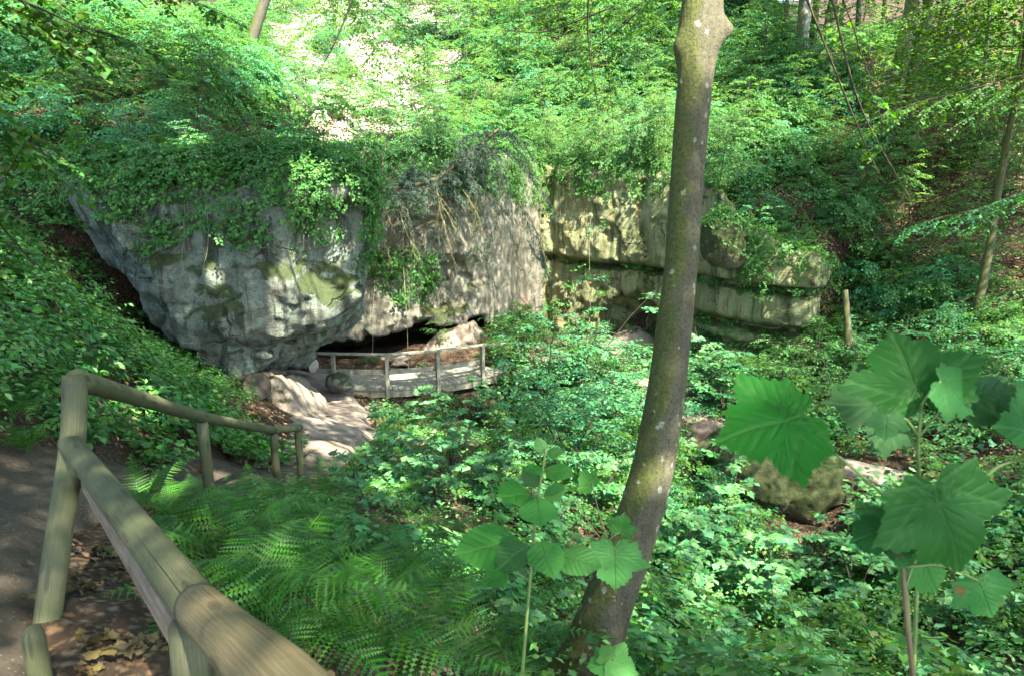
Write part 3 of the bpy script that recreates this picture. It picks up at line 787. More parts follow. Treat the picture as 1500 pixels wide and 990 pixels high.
rail = empty('wooden_railing', W(65, 955, 2.58), 0, 'long round-pole wooden railing that follows the path from the foreground past the big bend', 'railing')
A = W(104, 652, 2.78); B = W(288, 886, 1.42); C_ = W(420, 1012, .84)
E = W(640, 1250, .62)
pole(rail, 'handrail', [A + norm(A - B) * .05, (A + B) / 2, B], .0435, M['pole'], 28, 30)
jo = pole(rail, 'handrail', [B + (C_ - B) * .01, (B + C_) / 2, C_, E], .0445, M['pole_new'], 28, 30)
P2 = W(112, 556, 2.84); Q2 = W(295, 610, 5.5); Q3 = W(400, 630, 8.0); Q4 = W(436, 626, 8.6)
pole(rail, 'handrail', [P2, W(200, 582, 3.9), Q2, W(345, 620, 6.5), Q3], .046, M['pole'], 16, 30)
pole(rail, 'handrail', [Q3 + np.array([-.02, .0, 0]), Q4 + np.array([.03, 0, 0])], .046, M['pole'], 14, 6)
pole(rail, 'post', [W(63, 960, 2.56), W(84, 800, 2.66), W(106, 650, 2.80), W(110, 550, 2.84)], .047, M['pole'], 24, 24)
def down(p, l): return np.asarray(p) - np.array([0, 0, l])
pole(rail, 'post', [down(Q2, 1.25), down(Q2, .05)], .045, M['pole'], 14, 8)
pole(rail, 'post', [down(Q3, 1.2), down(Q3, .05)], .046, M['pole'], 14, 8)
pole(rail, 'post', [down(Q4, 1.2), down(Q4, .0)], .046, M['pole'], 14, 8)
pB = B + np.array([-.01, 0, -.045])
pole(rail, 'post', [down(pB, 1.1) + np.array([-.05, 0, 0]), pB], .05, M['pole'], 22, 12)
# lower board between the two near posts
mb = MB(); mb.add(*beam(W(122, 700, 2.80), W(281, 962, 1.47), .03, .085)); obj('lower_board', mb.mesh('lower_board', M['board'], False, rail.location), rail)
# screws on the joint
def screw(p, r):
    mb = MB(); d = norm(-np.asarray(p)) * .5 + np.array([0, 0, .85]); d = norm(d)
    mb.add(*tube([p - d * .004, p + d * .001, p + d * .003], [r, r, r * .7], 14))
    mb.add(*tube([p + d * .0028, p + d * .0040], [r * .32, r * .2], 6))
    obj('screw', mb.mesh('screw', M['metal'], True, rail.location), rail)
for px, py, dd in ((312, 880, 1.375), (326, 899, 1.31)):
    p = W(px, py, dd)
    # project on to the pole's upper side
    for (a, b) in ((A, B), (B, C_)):
        t = np.dot(p - a, b - a) / np.dot(b - a, b - a)
        if 0 <= t <= 1.05:
            c = a + (b - a) * t; screw(c + norm(p - c) * .0475, .0068); break
# steel post shoe
mb = MB(); s = W(69, 944, 2.5)
mb.add(*beam(down(s, .16), s + np.array([0, 0, .0]), .05, .012, (0, 1, 0)))
mb.add(*beam(s + np.array([-.028, -.02, -.03]), s + np.array([.028, -.02, -.03]), .012, .03))
mb.add(*tube([s + np.array([0, -.026, -.03]), s + np.array([0, -.034, -.03])], .009, 6))
obj('post_shoe', mb.mesh('post_shoe', M['metal'], False, rail.location), rail)

sp = W(46, 918, 2.2)
o = empty('short_post', down(sp, .55), 0, 'short round-topped wooden post at the foot of the nearest tall post', 'post')
mb = MB(); pth = [down(sp, .55), down(sp, .3), down(sp, .05), down(sp, .018), sp + np.array([0, 0, -.002]), sp + np.array([0, 0, .006])]
mb.add(*tube(catmull(pth[:3], 6).tolist() + pth[3:], [.034] * 6 + [.031, .018, .004], 20)); obj('post', mb.mesh('post', M['pole'], True, o.location), o)

# ------------------------------------------------------------------ footbridge
DZ = -5.23
def bp(px, py): # on deck plane
    k = -DZ / (((py - 495) / F) * CP + SP); return W(px, py, k)
fr = [bp(430, 566), bp(490, 568.5), bp(566, 570), bp(638, 564), bp(707, 553), bp(745, 542)]
fr = catmull(fr, 60); fr[:, 2] = DZ
tn = norm(np.gradient(fr, axis=0)); nr = np.stack([-tn[:, 1], tn[:, 0], 0 * tn[:, 0]], 1)
bk = fr + nr * 1.35
br = empty('footbridge', fr[30] + np.array([0, 0, -.2]), 0, 'curved grey wooden footbridge in front of the dark cave', 'bridge')
L = np.concatenate([[0], np.cumsum(np.linalg.norm(np.diff(fr, axis=0), axis=1))])
nb = int(L[-1] / .155)
def along(arr, s): return np.array([np.interp(s, L, arr[:, k]) for k in range(3)])
mb = MB(); rg = random.Random(2)
for k in range(nb):
    s0, s1 = k * .155 + .006, (k + 1) * .155 - .006
    a, b, c, d = along(fr, s0), along(fr, s1), along(bk, s1), along(bk, s0)
    mb.add(*beam((a + b) / 2 - norm(c - b) * .05 + [0, 0, rg.uniform(-.004, .004)], (c + d) / 2 + [0, 0, rg.uniform(-.004, .004)], np.linalg.norm(b - a), .045))
deck = obj('deck', mb.mesh('deck', M['plank'], False, br.location), br)
for arr, off in ((fr, .03), (bk, -.03)):
    mb = MB(); pts = [arr[i] + nr[i] * off + np.array([0, 0, -.125]) for i in range(0, 60, 4)] + [arr[-1] + nr[-1] * off + np.array([0, 0, -.125])]
    for p, q in zip(pts[:-1], pts[1:]): mb.add(*beam(p, q, .10, .19))
    obj('side_beam', mb.mesh('side_beam', M['plank'], False, br.location), br)
posts = []
for px in (491, 566, 639, 707):
    i = int(np.argmin(np.abs(pix(fr)[0] - px))); posts.append(i)
    b = fr[i] - nr[i] * .035
    mb = MB(); mb.add(*beam(b + np.array([0, 0, -.22]), b + np.array([0, 0, .90]), .095, .095, tn[i])); obj('post', mb.mesh('post', M['plank'], False, br.location), br)
def railing(zoff, w, h, name, i0, i1, inset):
    mb = MB(); ids = [i0] + [i for i in posts if i0 < i < i1] + [i1]
    for a, b in zip(ids[:-1], ids[1:]):
        mb.add(*beam(fr[a] + nr[a] * inset + np.array([0, 0, zoff]), fr[b] + nr[b] * inset + np.array([0, 0, zoff]), w, h))
    obj(name, mb.mesh(name, M['plank'], False, br.location), br)
iL = int(np.argmin(np.abs(pix(fr + np.array([0, 0, .9]))[0] - 461))); 
railing(.925, .14, .045, 'top_rail', iL, posts[-1] + 1, -.02)
railing(.44, .035, .13, 'mid_rail', iL, posts[-1] + 1, .04)
i = posts[2]; b = fr[i] + nr[i] * .25
mb = MB(); mb.add(*beam(b + np.array([0, 0, -1.5]), b + np.array([0, 0, -.2]), .20, .16, tn[i])); mb.add(*beam(b + np.array([0, 0, -.27]) - nr[i] * .3, b + np.array([0, 0, -.27]) + nr[i] * 1.2, .12, .12))
obj('support_post', mb.mesh('support_post', M['board'], False, br.location), br)

# handrail that goes on along the path to the right of the bridge
pr = empty('path_handrail', fr[posts[-1]] + np.array([.6, .6, 0]), 0, 'plain wooden handrail continuing along the path right of the bridge', 'railing')
e0 = fr[posts[-1]] + np.array([.05, .05, .9]); e1 = W(760, 502, 21.0); e2 = W(840, 520, 23)
mb = MB(); mb.add(*beam(e0, e1, .09, .05)); mb.add(*beam(e1, e2, .09, .05)); obj('handrail', mb.mesh('handrail', M['plank'], False, pr.location), pr)
for e in (e1, e2):
    mb = MB(); mb.add(*beam(down(e, 1.1), down(e, .025), .09, .09, (0, 1, 0))); obj('post', mb.mesh('post', M['plank'], False, pr.location), pr)

# log lying in the cave mouth
l0, l1 = W(395, 520, 18.6), W(460, 536, 17.9)
lg = empty('fallen_log', (l0 + l1) / 2, 0, 'reddish-brown log with a pale sawn end lying left of the bridge', 'log')
mb = MB(); v, f, uv = tube(catmull([l0 - (l1 - l0) * .4, l0, l1], 14), .19, 18, False, lambda P, a: 1 + .06 * fbm(np.stack(np.broadcast_arrays(P[:, None, 0] * 2 + np.cos(a), P[:, None, 1] * 2 + np.sin(a), P[:, None, 2] * 2), -1), 3, 2))
mb.add(v, f, uv); obj('bark', mb.mesh('bark', M['log'], True, lg.location), lg)
t = norm(l1 - l0); mb = MB(); mb.add(*tube([l1 - t * .03, l1 - t * .004], .185, 18)); obj('sawn_end', mb.mesh('sawn_end', M['endgrain'], False, lg.location), lg)
# grey log end by the pedestal
l0, l1 = W(352, 572, 13.4), W(377, 566, 12.75)
lg = empty('log_stub', (l0 + l1) / 2, 0, 'short dark log stub with round end wedged under the boulder tip', 'log')
mb = MB(); mb.add(*tube(catmull([l0 - (l1 - l0) * .5, l0, l1], 10), .27, 18, False)); obj('bark', mb.mesh('bark', M['log'], True, lg.location), lg)
t = norm(l1 - l0); mb = MB(); mb.add(*tube([l1 - t * .03, l1 - t * .004], .265, 18)); obj('sawn_end', mb.mesh('sawn_end', M['stump'], False, lg.location), lg)

# fallen stick and dead stumps
def stick(name, pts, r, mat, label, cat, taper=.6, sides=8):
    pts = [np.asarray(p) for p in pts]; b = pts[0]
    mb = MB(); p = catmull(pts, 16); mb.add(*tube(p, np.linspace(r, r * taper, 16), sides, True, lambda P, a: 1 + .15 * fbm(np.stack(np.broadcast_arrays(P[:, None, 0] * 6 + np.cos(a), P[:, None, 1] * 6 + np.sin(a), P[:, None, 2] * 6), -1), 3, 2)))
    return tag(obj(name, mb.mesh(name, mat, True, b), None, b), label, cat)
def on(px, py, d, up=0.0):
    p = W(px, py, d); p[2] = float(ground_h(p[0], p[1])) + up; return p
stick('broken_plank', [W(700, 678, 13.2), W(748, 692, 12.9)], .05, M['plank'], 'pale broken branch lying among seedlings in the ravine', 'branch')
stick('dead_stump', [W(1188, 1010, 9.6), W(1192, 960, 9.7), W(1200, 918, 9.8)], .12, M['stump'], 'dark rotten stump standing among the plants at bottom right', 'stump', .7, 12)
stick('dead_stump', [W(1138, 945, 10.4), W(1140, 900, 10.5)], .065, M['stump'], 'thin dead stump left of the thicker rotten one', 'stump', .8, 10)
stick('mossy_stump', [W(1243, 512, 18.2), W(1241, 470, 18.2), W(1238, 425, 18.2)], .10, M['trunk_dark'], 'short mossy broken stem on the right slope', 'stump', .75, 12)
stick('rotten_post', [W(1240, 748, 13.4), W(1243, 722, 13.4), W(1246, 706, 13.4)], .09, M['stump'], 'splintered grey post end beside the mossy boulder', 'stump', .6, 9)
# ================================================================== plants
class Leaves:
    """collects leaf frames: position, direction, normal, length"""
    def __init__(s): s.p, s.d, s.n, s.l = [], [], [], []
    def add(s, p, d, n, l):
        p = np.atleast_2d(p); k = len(p)
        s.p.append(p); s.d.append(np.broadcast_to(d, (k, 3))); s.n.append(np.broadcast_to(n, (k, 3))); s.l.append(np.broadcast_to(l, (k,)))
    def cat(s): return [np.concatenate(x) for x in (s.p, s.d, s.n, s.l)]

# leaf templates: x = across, y = along (0..1), z = up ; triangles
def T_ovate(w=.62):
    v = np.array([[0, 0, 0], [-.42 * w, .22, .03], [.42 * w, .22, .03], [0, .3, -.015], [-.5 * w, .5, .05], [.5 * w, .5, .05], [0, .6, -.01], [-.28 * w, .8, .02], [.28 * w, .8, .02], [0, 1, -.07]])
    f = np.array([[0, 3, 1], [0, 2, 3], [1, 3, 4], [3, 2, 5], [4, 3, 6], [3, 5, 6], [4, 6, 7], [6, 5, 8], [7, 6, 9], [6, 8, 9]])
    return v, f
def T_simple(w=.6):
    v = np.array([[0, 0, 0], [-.5 * w, .45, .05], [.5 * w, .45, .05], [0, 1, -.06], [0, .5, -.02]])
    return v, np.array([[0, 4, 1], [0, 2, 4], [1, 4, 3], [4, 2, 3]])
def T_card(w=.62):
    v = np.array([[0, 0, 0], [-.5 * w, .5, .04], [.5 * w, .5, .04], [0, 1, -.05]])
    return v, np.array([[0, 2, 1], [1, 2, 3]])
def T_maple():
    half = [(.0, .0), (.16, -.10), (.34, -.04), (.30, .10), (.56, .30), (.40, .36), (.36, .48), (.22, .52), (.26, .66), (.12, .72), (0, 1)]
    pts = [(x, y) for x, y in half] + [(-x, y) for x, y in half[-2:0:-1]]
    v = np.array([[0, .28, -.02]] + [[x, y, .05 * abs(x) * 2 - .07 * y * y] for x, y in pts])
    n = len(pts); f = np.array([[0, 1 + i, 1 + (i + 1) % n] for i in range(n)])
    return v, f
def T_needle():
    v = np.array([[-.09, 0, 0], [.09, 0, 0], [0, 1, 0]])
    return v, np.array([[0, 1, 2]])

def leaf_mesh(name, L, tmpl, mat, off=(0, 0, 0), curl=0.0, seed=0):
    p, d, n, l = L.cat() if isinstance(L, Leaves) else L
    v0, f0 = tmpl
    d = norm(d); s = norm(np.cross(d, n)); n = np.cross(s, d)
    k = len(p); q = len(v0)
    V = p[:, None] + l[:, None, None] * (v0[None, :, 0:1] * s[:, None] + v0[None, :, 1:2] * d[:, None] + v0[None, :, 2:3] * n[:, None])
    Fc = (f0[None] + (np.arange(k) * q)[:, None, None]).reshape(-1, f0.shape[1])
    return mesh_arr(name, V.reshape(-1, 3) - np.asarray(off, float), [Fc], [mat], smooth=True)

def rdir(rs, n, zmin=-1, zmax=1):
    z = rs.uniform(zmin, zmax, n); a = rs.uniform(0, 2 * math.pi, n); r = np.sqrt(1 - z * z)
    return np.stack([r * np.cos(a), r * np.sin(a), z], -1)

def spray(L, wood, rs, p0, dirv, length, leaf, rad=.008, twigs=7, droop=.25, tw=.45, gap=1.0, flat=.25):
    """one flat foliage spray: a bough with side twigs carrying alternate leaves"""
    dirv = norm(dirv); n = 9
    t = np.linspace(0, 1, n)[:, None]
    wob = np.cumsum(rs.normal(0, .03, (n, 3)), 0) * length
    path = p0 + dirv * length * t + np.array([0, 0, -droop * length]) * t ** 2 + wob * t
    wood.append((path, np.linspace(rad, rad * .25, n), 5))
    def strip(path, ll):
        seg = np.linalg.norm(np.diff(path, axis=0), axis=1).sum(); m = max(3, int(seg / (ll * .42 * gap)))
        tt = np.linspace(.12, 1, m); P = np.stack([np.interp(tt, np.linspace(0, 1, len(path)), path[:, k]) for k in range(3)], -1)
        T = norm(np.gradient(P, axis=0)); S = norm(np.cross(T, [0, 0, 1.0]))
        sg = np.where(np.arange(m) % 2 == 0, 1, -1)[:, None]
        D = norm(T * .75 + S * sg * rs.uniform(.6, 1.1, (m, 1)) + np.array([0, 0, -.18]) + rs.normal(0, .12, (m, 3)))
        N = norm(np.array([0, 0, 1.0]) + rs.normal(0, flat, (m, 3)))
        L.add(P, D, N, ll * rs.uniform(.65, 1.1, m))
    strip(path, leaf)
    for k in range(twigs):
        s = .15 + .8 * (k + rs.uniform(0, .8)) / twigs
        i = s * (n - 1); a = path[int(i)]; T = norm(path[min(int(i) + 1, n - 1)] - path[int(i)] + 1e-6)
        S = norm(np.cross(T, [0, 0, 1.0])) * (1 if k % 2 else -1)
        ln = length * tw * (1 - .55 * s) * rs.uniform(.6, 1.2)
        m = 5; u = np.linspace(0, 1, m)[:, None]
        tp = a + norm(T * .8 + S * rs.uniform(.6, 1.1) + [0, 0, rs.uniform(-.1, .15)]) * ln * u + np.array([0, 0, -droop * ln]) * u ** 2 + np.cumsum(rs.normal(0, .03, (m, 3)), 0) * ln
        wood.append((tp, np.linspace(rad * .45, rad * .15, m), 3))
        strip(tp, leaf * .95)

def wood_mesh(name, wood, mat, off=(0, 0, 0)):
    mb = MB()
    for path, r, s in wood: mb.add(*tube(path, r, s, False))
    return mb.mesh(name, mat, True, off)

def sapling(seed, H, spread, nb, leaf, tmpl, mat, stems=1, low=.18, droop=.25, twigs=7, rad=.02, lean=.12, barkmat=None, name='sapling', elev=(.05, .55)):
    rs = np.random.RandomState(seed); L = Leaves(); wood = []
    for s in range(stems):
        a = rs.uniform(0, 6.28); ln = lean * H * rs.uniform(.5, 1.5) * (1 if stems == 1 else 2.2)
        n = 10; t = np.linspace(0, 1, n)[:, None]; hh = H * (1 if s == 0 else rs.uniform(.6, 1))
        path = np.array([math.cos(a), math.sin(a), 0]) * ln * t ** 1.4 + np.array([0, 0, hh]) * t + np.cumsum(rs.normal(0, .012 * H, (n, 3)), 0) * t
        path[0, 2] -= .15
        wood.append((path, np.linspace(rad, rad * .25, n), 7))
        m = max(3, nb // stems)
        for b in range(m):
            u = low + (1 - low) * (b + rs.uniform(0, 1)) / m
            i = u * (n - 1); p = path[int(i)] * (1 - i % 1) + path[min(int(i) + 1, n - 1)] * (i % 1)
            az = b * 2.399 + rs.uniform(-.5, .5); e = rs.uniform(*elev)
            ln2 = spread * (1.1 - .65 * u) * rs.uniform(.6, 1.15)
            spray(L, wood, rs, p, [math.cos(az) * math.cos(e), math.sin(az) * math.cos(e), math.sin(e)], ln2, leaf, rad * .4, twigs, droop)
    return leaf_mesh('foliage', L, tmpl, mat), wood_mesh('stem', wood, barkmat or M['twig'])

protos = {}
def plant_proto(key, name, parts):
    """parts: list of (part name, mesh)"""
    protos[key] = (name, parts)
def plant(key, loc, rz=0.0, s=1.0, label=None, cat=None, group=None, tilt=(0, 0)):
    name, parts = protos[key]
    e = empty(name, loc, rz); place(e, loc, rz, s, label, cat, group, tilt)
    for pn, me in parts: obj(pn, me, e)
    return e

RS = np.random.RandomState(77)
def gz(x, y): return float(ground_h(x, y))

# ------------------------------------------------------------------ ground cover prototypes (instanced as 'stuff')
def cover_clump(name, seed, n_st, lv, leaf, tmpl, mat, rad, hgt, tri=False, up=.75):
    rs = np.random.RandomState(seed); L = Leaves(); wood = []
    for s in range(n_st):
        a = rs.uniform(0, 6.28); r = rad * math.sqrt(rs.uniform(.05, 1)); h = hgt * rs.uniform(.45, 1.1)
        b0 = np.array([math.cos(a), math.sin(a), 0]) * r * .5
        tip = np.array([math.cos(a), math.sin(a), 0]) * r + np.array([0, 0, h])
        mid = (b0 + tip) / 2 + np.array([0, 0, h * .2]) + rs.normal(0, .03, 3)
        path = catmull([b0 - [0, 0, .05], mid, tip], 7)
        wood.append((path, np.linspace(.004, .002, 7), 3))
        for k in range(lv):
            u = .35 + .65 * (k + rs.uniform(0, 1)) / lv
            p = np.array([np.interp(u, np.linspace(0, 1, 7), path[:, c]) for c in range(3)])
            az = a + rs.normal(0, 1.3); out = np.array([math.cos(az), math.sin(az), rs.uniform(-.25, .35)])
            q = p + out * leaf * rs.uniform(.4, 1.0)
            nn = norm(np.array([0, 0, up]) + rs.normal(0, .33, 3) + np.array([math.cos(az), math.sin(az), 0]) * .25)
            if tri:
                for da in (-1.1, 0, 1.1):
                    dd = np.array([math.cos(az + da), math.sin(az + da), rs.uniform(-.35, .1)]); L.add(q, dd, nn + rs.normal(0, .12, 3), leaf * rs.uniform(.7, 1.1) * (1 if da == 0 else .85))
            else:
                L.add(q, np.array([math.cos(az), math.sin(az), rs.uniform(-.45, .15)]), nn, leaf * rs.uniform(.6, 1.2))
    me = leaf_mesh(name, L, tmpl, mat)
    return me

def proto_collection(name, meshes):
    c = bpy.data.collections.new(name)
    for i, m in enumerate(meshes):
        o = bpy.data.objects.new(f'{name}_{i:02d}', m); c.objects.link(o)
    return c

def scatter(name, P, rot, sc, idx, coll, label):
    me = bpy.data.meshes.new(name); n = len(P)
    me.vertices.add(n); me.vertices.foreach_set('co', np.ascontiguousarray(P, np.float32).ravel())
    a = me.attributes.new('rot', 'FLOAT_VECTOR', 'POINT'); a.data.foreach_set('vector', np.ascontiguousarray(rot, np.float32).ravel())
    a = me.attributes.new('sc', 'FLOAT', 'POINT'); a.data.foreach_set('value', np.ascontiguousarray(sc, np.float32))
    a = me.attributes.new('idx', 'INT', 'POINT'); a.data.foreach_set('value', np.ascontiguousarray(idx, np.int32))
    o = obj(name, me)
    g = bpy.data.node_groups.new(name, 'GeometryNodeTree')
    g.interface.new_socket('Geometry', in_out='INPUT', socket_type='NodeSocketGeometry')
    g.interface.new_socket('Geometry', in_out='OUTPUT', socket_type='NodeSocketGeometry')
    N = g.nodes.new
    gi, go = N('NodeGroupInput'), N('NodeGroupOutput')
    ci = N('GeometryNodeCollectionInfo'); ci.inputs['Collection'].default_value = coll
    ci.inputs['Separate Children'].default_value = True; ci.inputs['Reset Children'].default_value = True
    ip = N('GeometryNodeInstanceOnPoints'); ip.inputs['Pick Instance'].default_value = True
    def na(nm, ty):
        x = N('GeometryNodeInputNamedAttribute'); x.data_type = ty; x.inputs['Name'].default_value = nm; return x
    r, s, i = na('rot', 'FLOAT_VECTOR'), na('sc', 'FLOAT'), na('idx', 'INT')
    e = N('FunctionNodeEulerToRotation')
    lk = g.links.new
    lk(gi.outputs[0], ip.inputs['Points']); lk(ci.outputs[0], ip.inputs['Instance'])
    lk(i.outputs['Attribute'], ip.inputs['Instance Index']); lk(r.outputs['Attribute'], e.inputs[0]); lk(e.outputs[0], ip.inputs['Rotation'])
    lk(s.outputs['Attribute'], ip.inputs['Scale']); lk(ip.outputs[0], go.inputs[0])
    md = o.modifiers.new('scatter', 'NODES'); md.node_group = g
    return tag(o, label, None, None, 'stuff')

def tilt_rot(nrm, rs, amt=.6):
    """euler that tips +Z towards the surface normal by amt, with random spin"""
    out = np.zeros((len(nrm), 3))
    for k in range(len(nrm)):
        n = norm(np.array([0, 0, 1.0]) * (1 - amt) + nrm[k] * amt + rs.normal(0, .08, 3))
        q = Vector((0, 0, 1)).rotation_difference(Vector(n)) @ Quaternion((0, 0, 1), rs.uniform(0, 6.283))
        out[k] = q.to_euler()
    return out

def ground_norm(x, y):
    e = .3; hx = ground_h(x + e, y) - ground_h(x - e, y); hy = ground_h(x, y + e) - ground_h(x, y - e)
    return norm(np.stack([-hx / (2 * e), -hy / (2 * e), np.ones_like(x)], -1))

def rect_pts(x0, x1, y0, y1, dens, rs):
    n = int((x1 - x0) * (y1 - y0) * dens)
    return rs.uniform(x0, x1, n), rs.uniform(y0, y1, n)

def inpoly(px, py, poly): return sd_poly(np.stack([px, py], -1), poly) < 0

brambles = [cover_clump('bramble', 100 + k, 9, 4, .085, T_ovate(.72), M['bramble'], .36, .38, True) for k in range(5)]
maples = [cover_clump('maple_seedling', 120 + k, 10, 4, .120, T_maple(), M['maple'], .36, .50, False, 1.0) for k in range(5)]
herbs = [cover_clump('herb', 140 + k, 16, 8, .062, T_simple(.5), M['nettle'], .34, .48) for k in range(4)]
ivies = [cover_clump('ivy', 160 + k, 8, 4, .09, T_maple(), M['bramble'], .34, .12, False, 1.2) for k in range(3)]
smallh = [cover_clump('low_herb', 180 + k, 12, 4, .06, T_simple(.55), M['beech'], .34, .26) for k in range(3)]
def spray_clump(name, seed, H, spread, nb, leaf, tmpl, mat):
    rs = np.random.RandomState(seed); L = Leaves(); wood = []
    for b in range(nb):
        az = b * 2.4 + rs.uniform(-.4, .4); z = H * (.15 + .85 * (b + rs.uniform(0, 1)) / nb)
        spray(L, wood, rs, np.array([0, 0, z]) + rs.normal(0, .06, 3), [math.cos(az), math.sin(az), rs.uniform(.0, .5)], spread * rs.uniform(.6, 1.1), leaf, .006, 6, .3)
    return leaf_mesh(name, L, tmpl, mat)
fans = [spray_clump('fan', 190 + k, .5 + .25 * k, .8, 8 + 2 * k, .095, T_card(.64), M[('beech', 'beech_y', 'shrub', 'beech')[k]]) for k in range(4)]
FA = [20, 21, 22, 23]
COVER = proto_collection('cover', brambles + maples + herbs + ivies + smallh + fans)   # 0-4, 5-9, 10-13, 14-16, 17-19

def noplant(x, y, margin=.12):
    return path_dist(x, y) < margin

def on_bridge(x, y): return dist_poly(x, y, np.vstack([(fr[::10] + bk[::10]) / 2]), None) < .95

def cover(name, x, y, kinds, label, sc=(.7, 1.25), gapn=-.25, gs=.8, margin=.12, zoff=-.03, amt=.55, extra=None):
    k = ~noplant(x, y, margin) & ~on_bridge(x, y)
    k &= fbm2(x * gs, y * gs, 3, 31) > gapn
    if extra is not None: k &= extra
    x, y = x[k], y[k]
    z = ground_h(x, y) + zoff
    rs = np.random.RandomState(len(x))
    # one kind dominates locally
    f = (fbm2(x * .7, y * .7, 3, 57) + rs.normal(0, .07, len(x)))
    cut = np.quantile(f, np.linspace(0, 1, len(kinds) + 1)[1:-1]) if len(kinds) > 1 else []
    which = np.digitize(f, cut)
    idx = np.array([rs.choice(kinds[w_]) for w_ in which])
    scatter(name, np.stack([x, y, z], -1), tilt_rot(ground_norm(x, y), rs, amt), rs.uniform(sc[0], sc[1], len(x)), idx, COVER, label)

BR, MA, HE, IV, LO = list(range(0, 5)), list(range(5, 10)), list(range(10, 14)), list(range(14, 17)), list(range(17, 20))
# left bank between path and boulder
x, y = rect_pts(-16, -2.6, 1.5, 15.5, 24, RS)
px, py, d = pix(np.stack([x, y, ground_h(x, y)], -1))
ok = (cliff_sd(x, y) < np.where(x < -8.6, 9, .2)) & (dist_poly(x, y, PATH, PW) > -.25) & ~((x > -5.9) & (y > 11.4)) & ~((x > -4.6) & (y > 9.4))
left_of = np.interp(y, PATH[20:60, 1], PATH[20:60, 0]); ok &= (x < left_of)
ok &= ~inpoly(px, py, [(0, 640), (70, 640), (90, 700), (0, 720)])
cover('bramble_cover', x, y, [BR, BR, HE, BR], 'dense bramble leaves covering the bank left of the path', (.65, 1.1), -.95, .9, -.25, extra=ok)
# hill above the boulder
x, y = rect_pts(-22, -2.0, 12, 26, 8.5, RS)
ok = (cliff_sd(x, y) > .1) & ~((x < -8.6) & (y < 15.5))
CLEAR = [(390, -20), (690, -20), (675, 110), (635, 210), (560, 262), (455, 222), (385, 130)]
px, py, dd_ = pix(np.stack([x, y, ground_h(x, y)], -1))
ok &= ~inpoly(px, py, CLEAR) | (RS.uniform(size=len(x)) < .12)
cover('bramble_cover', x, y, [BR, FA[:3], BR, HE], 'bramble and leaf cover on the hillside above the overhanging boulder', (.7, 1.25), -.22, .7, extra=ok)
# ravine floor and slope
x, y = rect_pts(-3.2, 13, 2.2, 24.5, 11, RS)
px, py, d = pix(np.stack([x, y, ground_h(x, y)], -1))
ok = (cliff_sd(x, y) < -.3) & ((x > np.interp(y, PATH[20:70, 1], PATH[20:70, 0]) + .3)) & ~((y > 19) & (x < -.6))
ok &= ~inpoly(px, py, [(500, 600), (540, 600), (560, 690), (520, 690)])
ok &= ~((y < 4.4) & (x < .2))
ok &= ~inpoly(px, py, [(985, 622), (1060, 605), (1100, 640), (1200, 640), (1275, 700), (1250, 800), (1130, 812), (1080, 720), (1000, 676)])
lefty = px < 720 + 40 * fbm2(x, y, 2, 8)
cover('seedling_cover', x, y, [MA, HE, MA, FA[:2], MA, BR, HE, LO], 'sea of maple seedlings, nettles and herbs on the ravine floor right of the middle', (.5, 1.3), -.24, .85, extra=ok & ~lefty)
cover('seedling_cover', x, y, [MA, HE, LO, BR, HE, LO], 'low herbs and seedlings on the slope between the bridge and the ferns', (.45, .95), -.30, .9, extra=ok & lefty)
# right hillside, sparse over leaf litter
x, y = rect_pts(8, 30, 6, 44, 4.2, RS)
ok = (x > 8.8) & ((cliff_sd(x, y) < -.3) | (x > 10))
cover('hillside_herbs', x, y, [LO, LO, BR, FA], 'patchy low herbs over brown leaf litter on the right hillside', (.8, 1.4), .0, .5, extra=ok)
# upper hill behind the cliffs
x, y = rect_pts(-16, 14, 21, 50, 4.6, RS)
ok = (cliff_sd(x, y) > .15)
px, py, dd_ = pix(np.stack([x, y, ground_h(x, y)], -1))
clear_ = inpoly(px, py, CLEAR)
ok &= ~clear_ | (RS.uniform(size=len(x)) < .20)
cover('hilltop_herbs', x, y, [FA, BR, FA, HE, FA], 'low leafy cover on the slope above the cliffs', (.8, 1.5), -.35, .5, extra=ok)
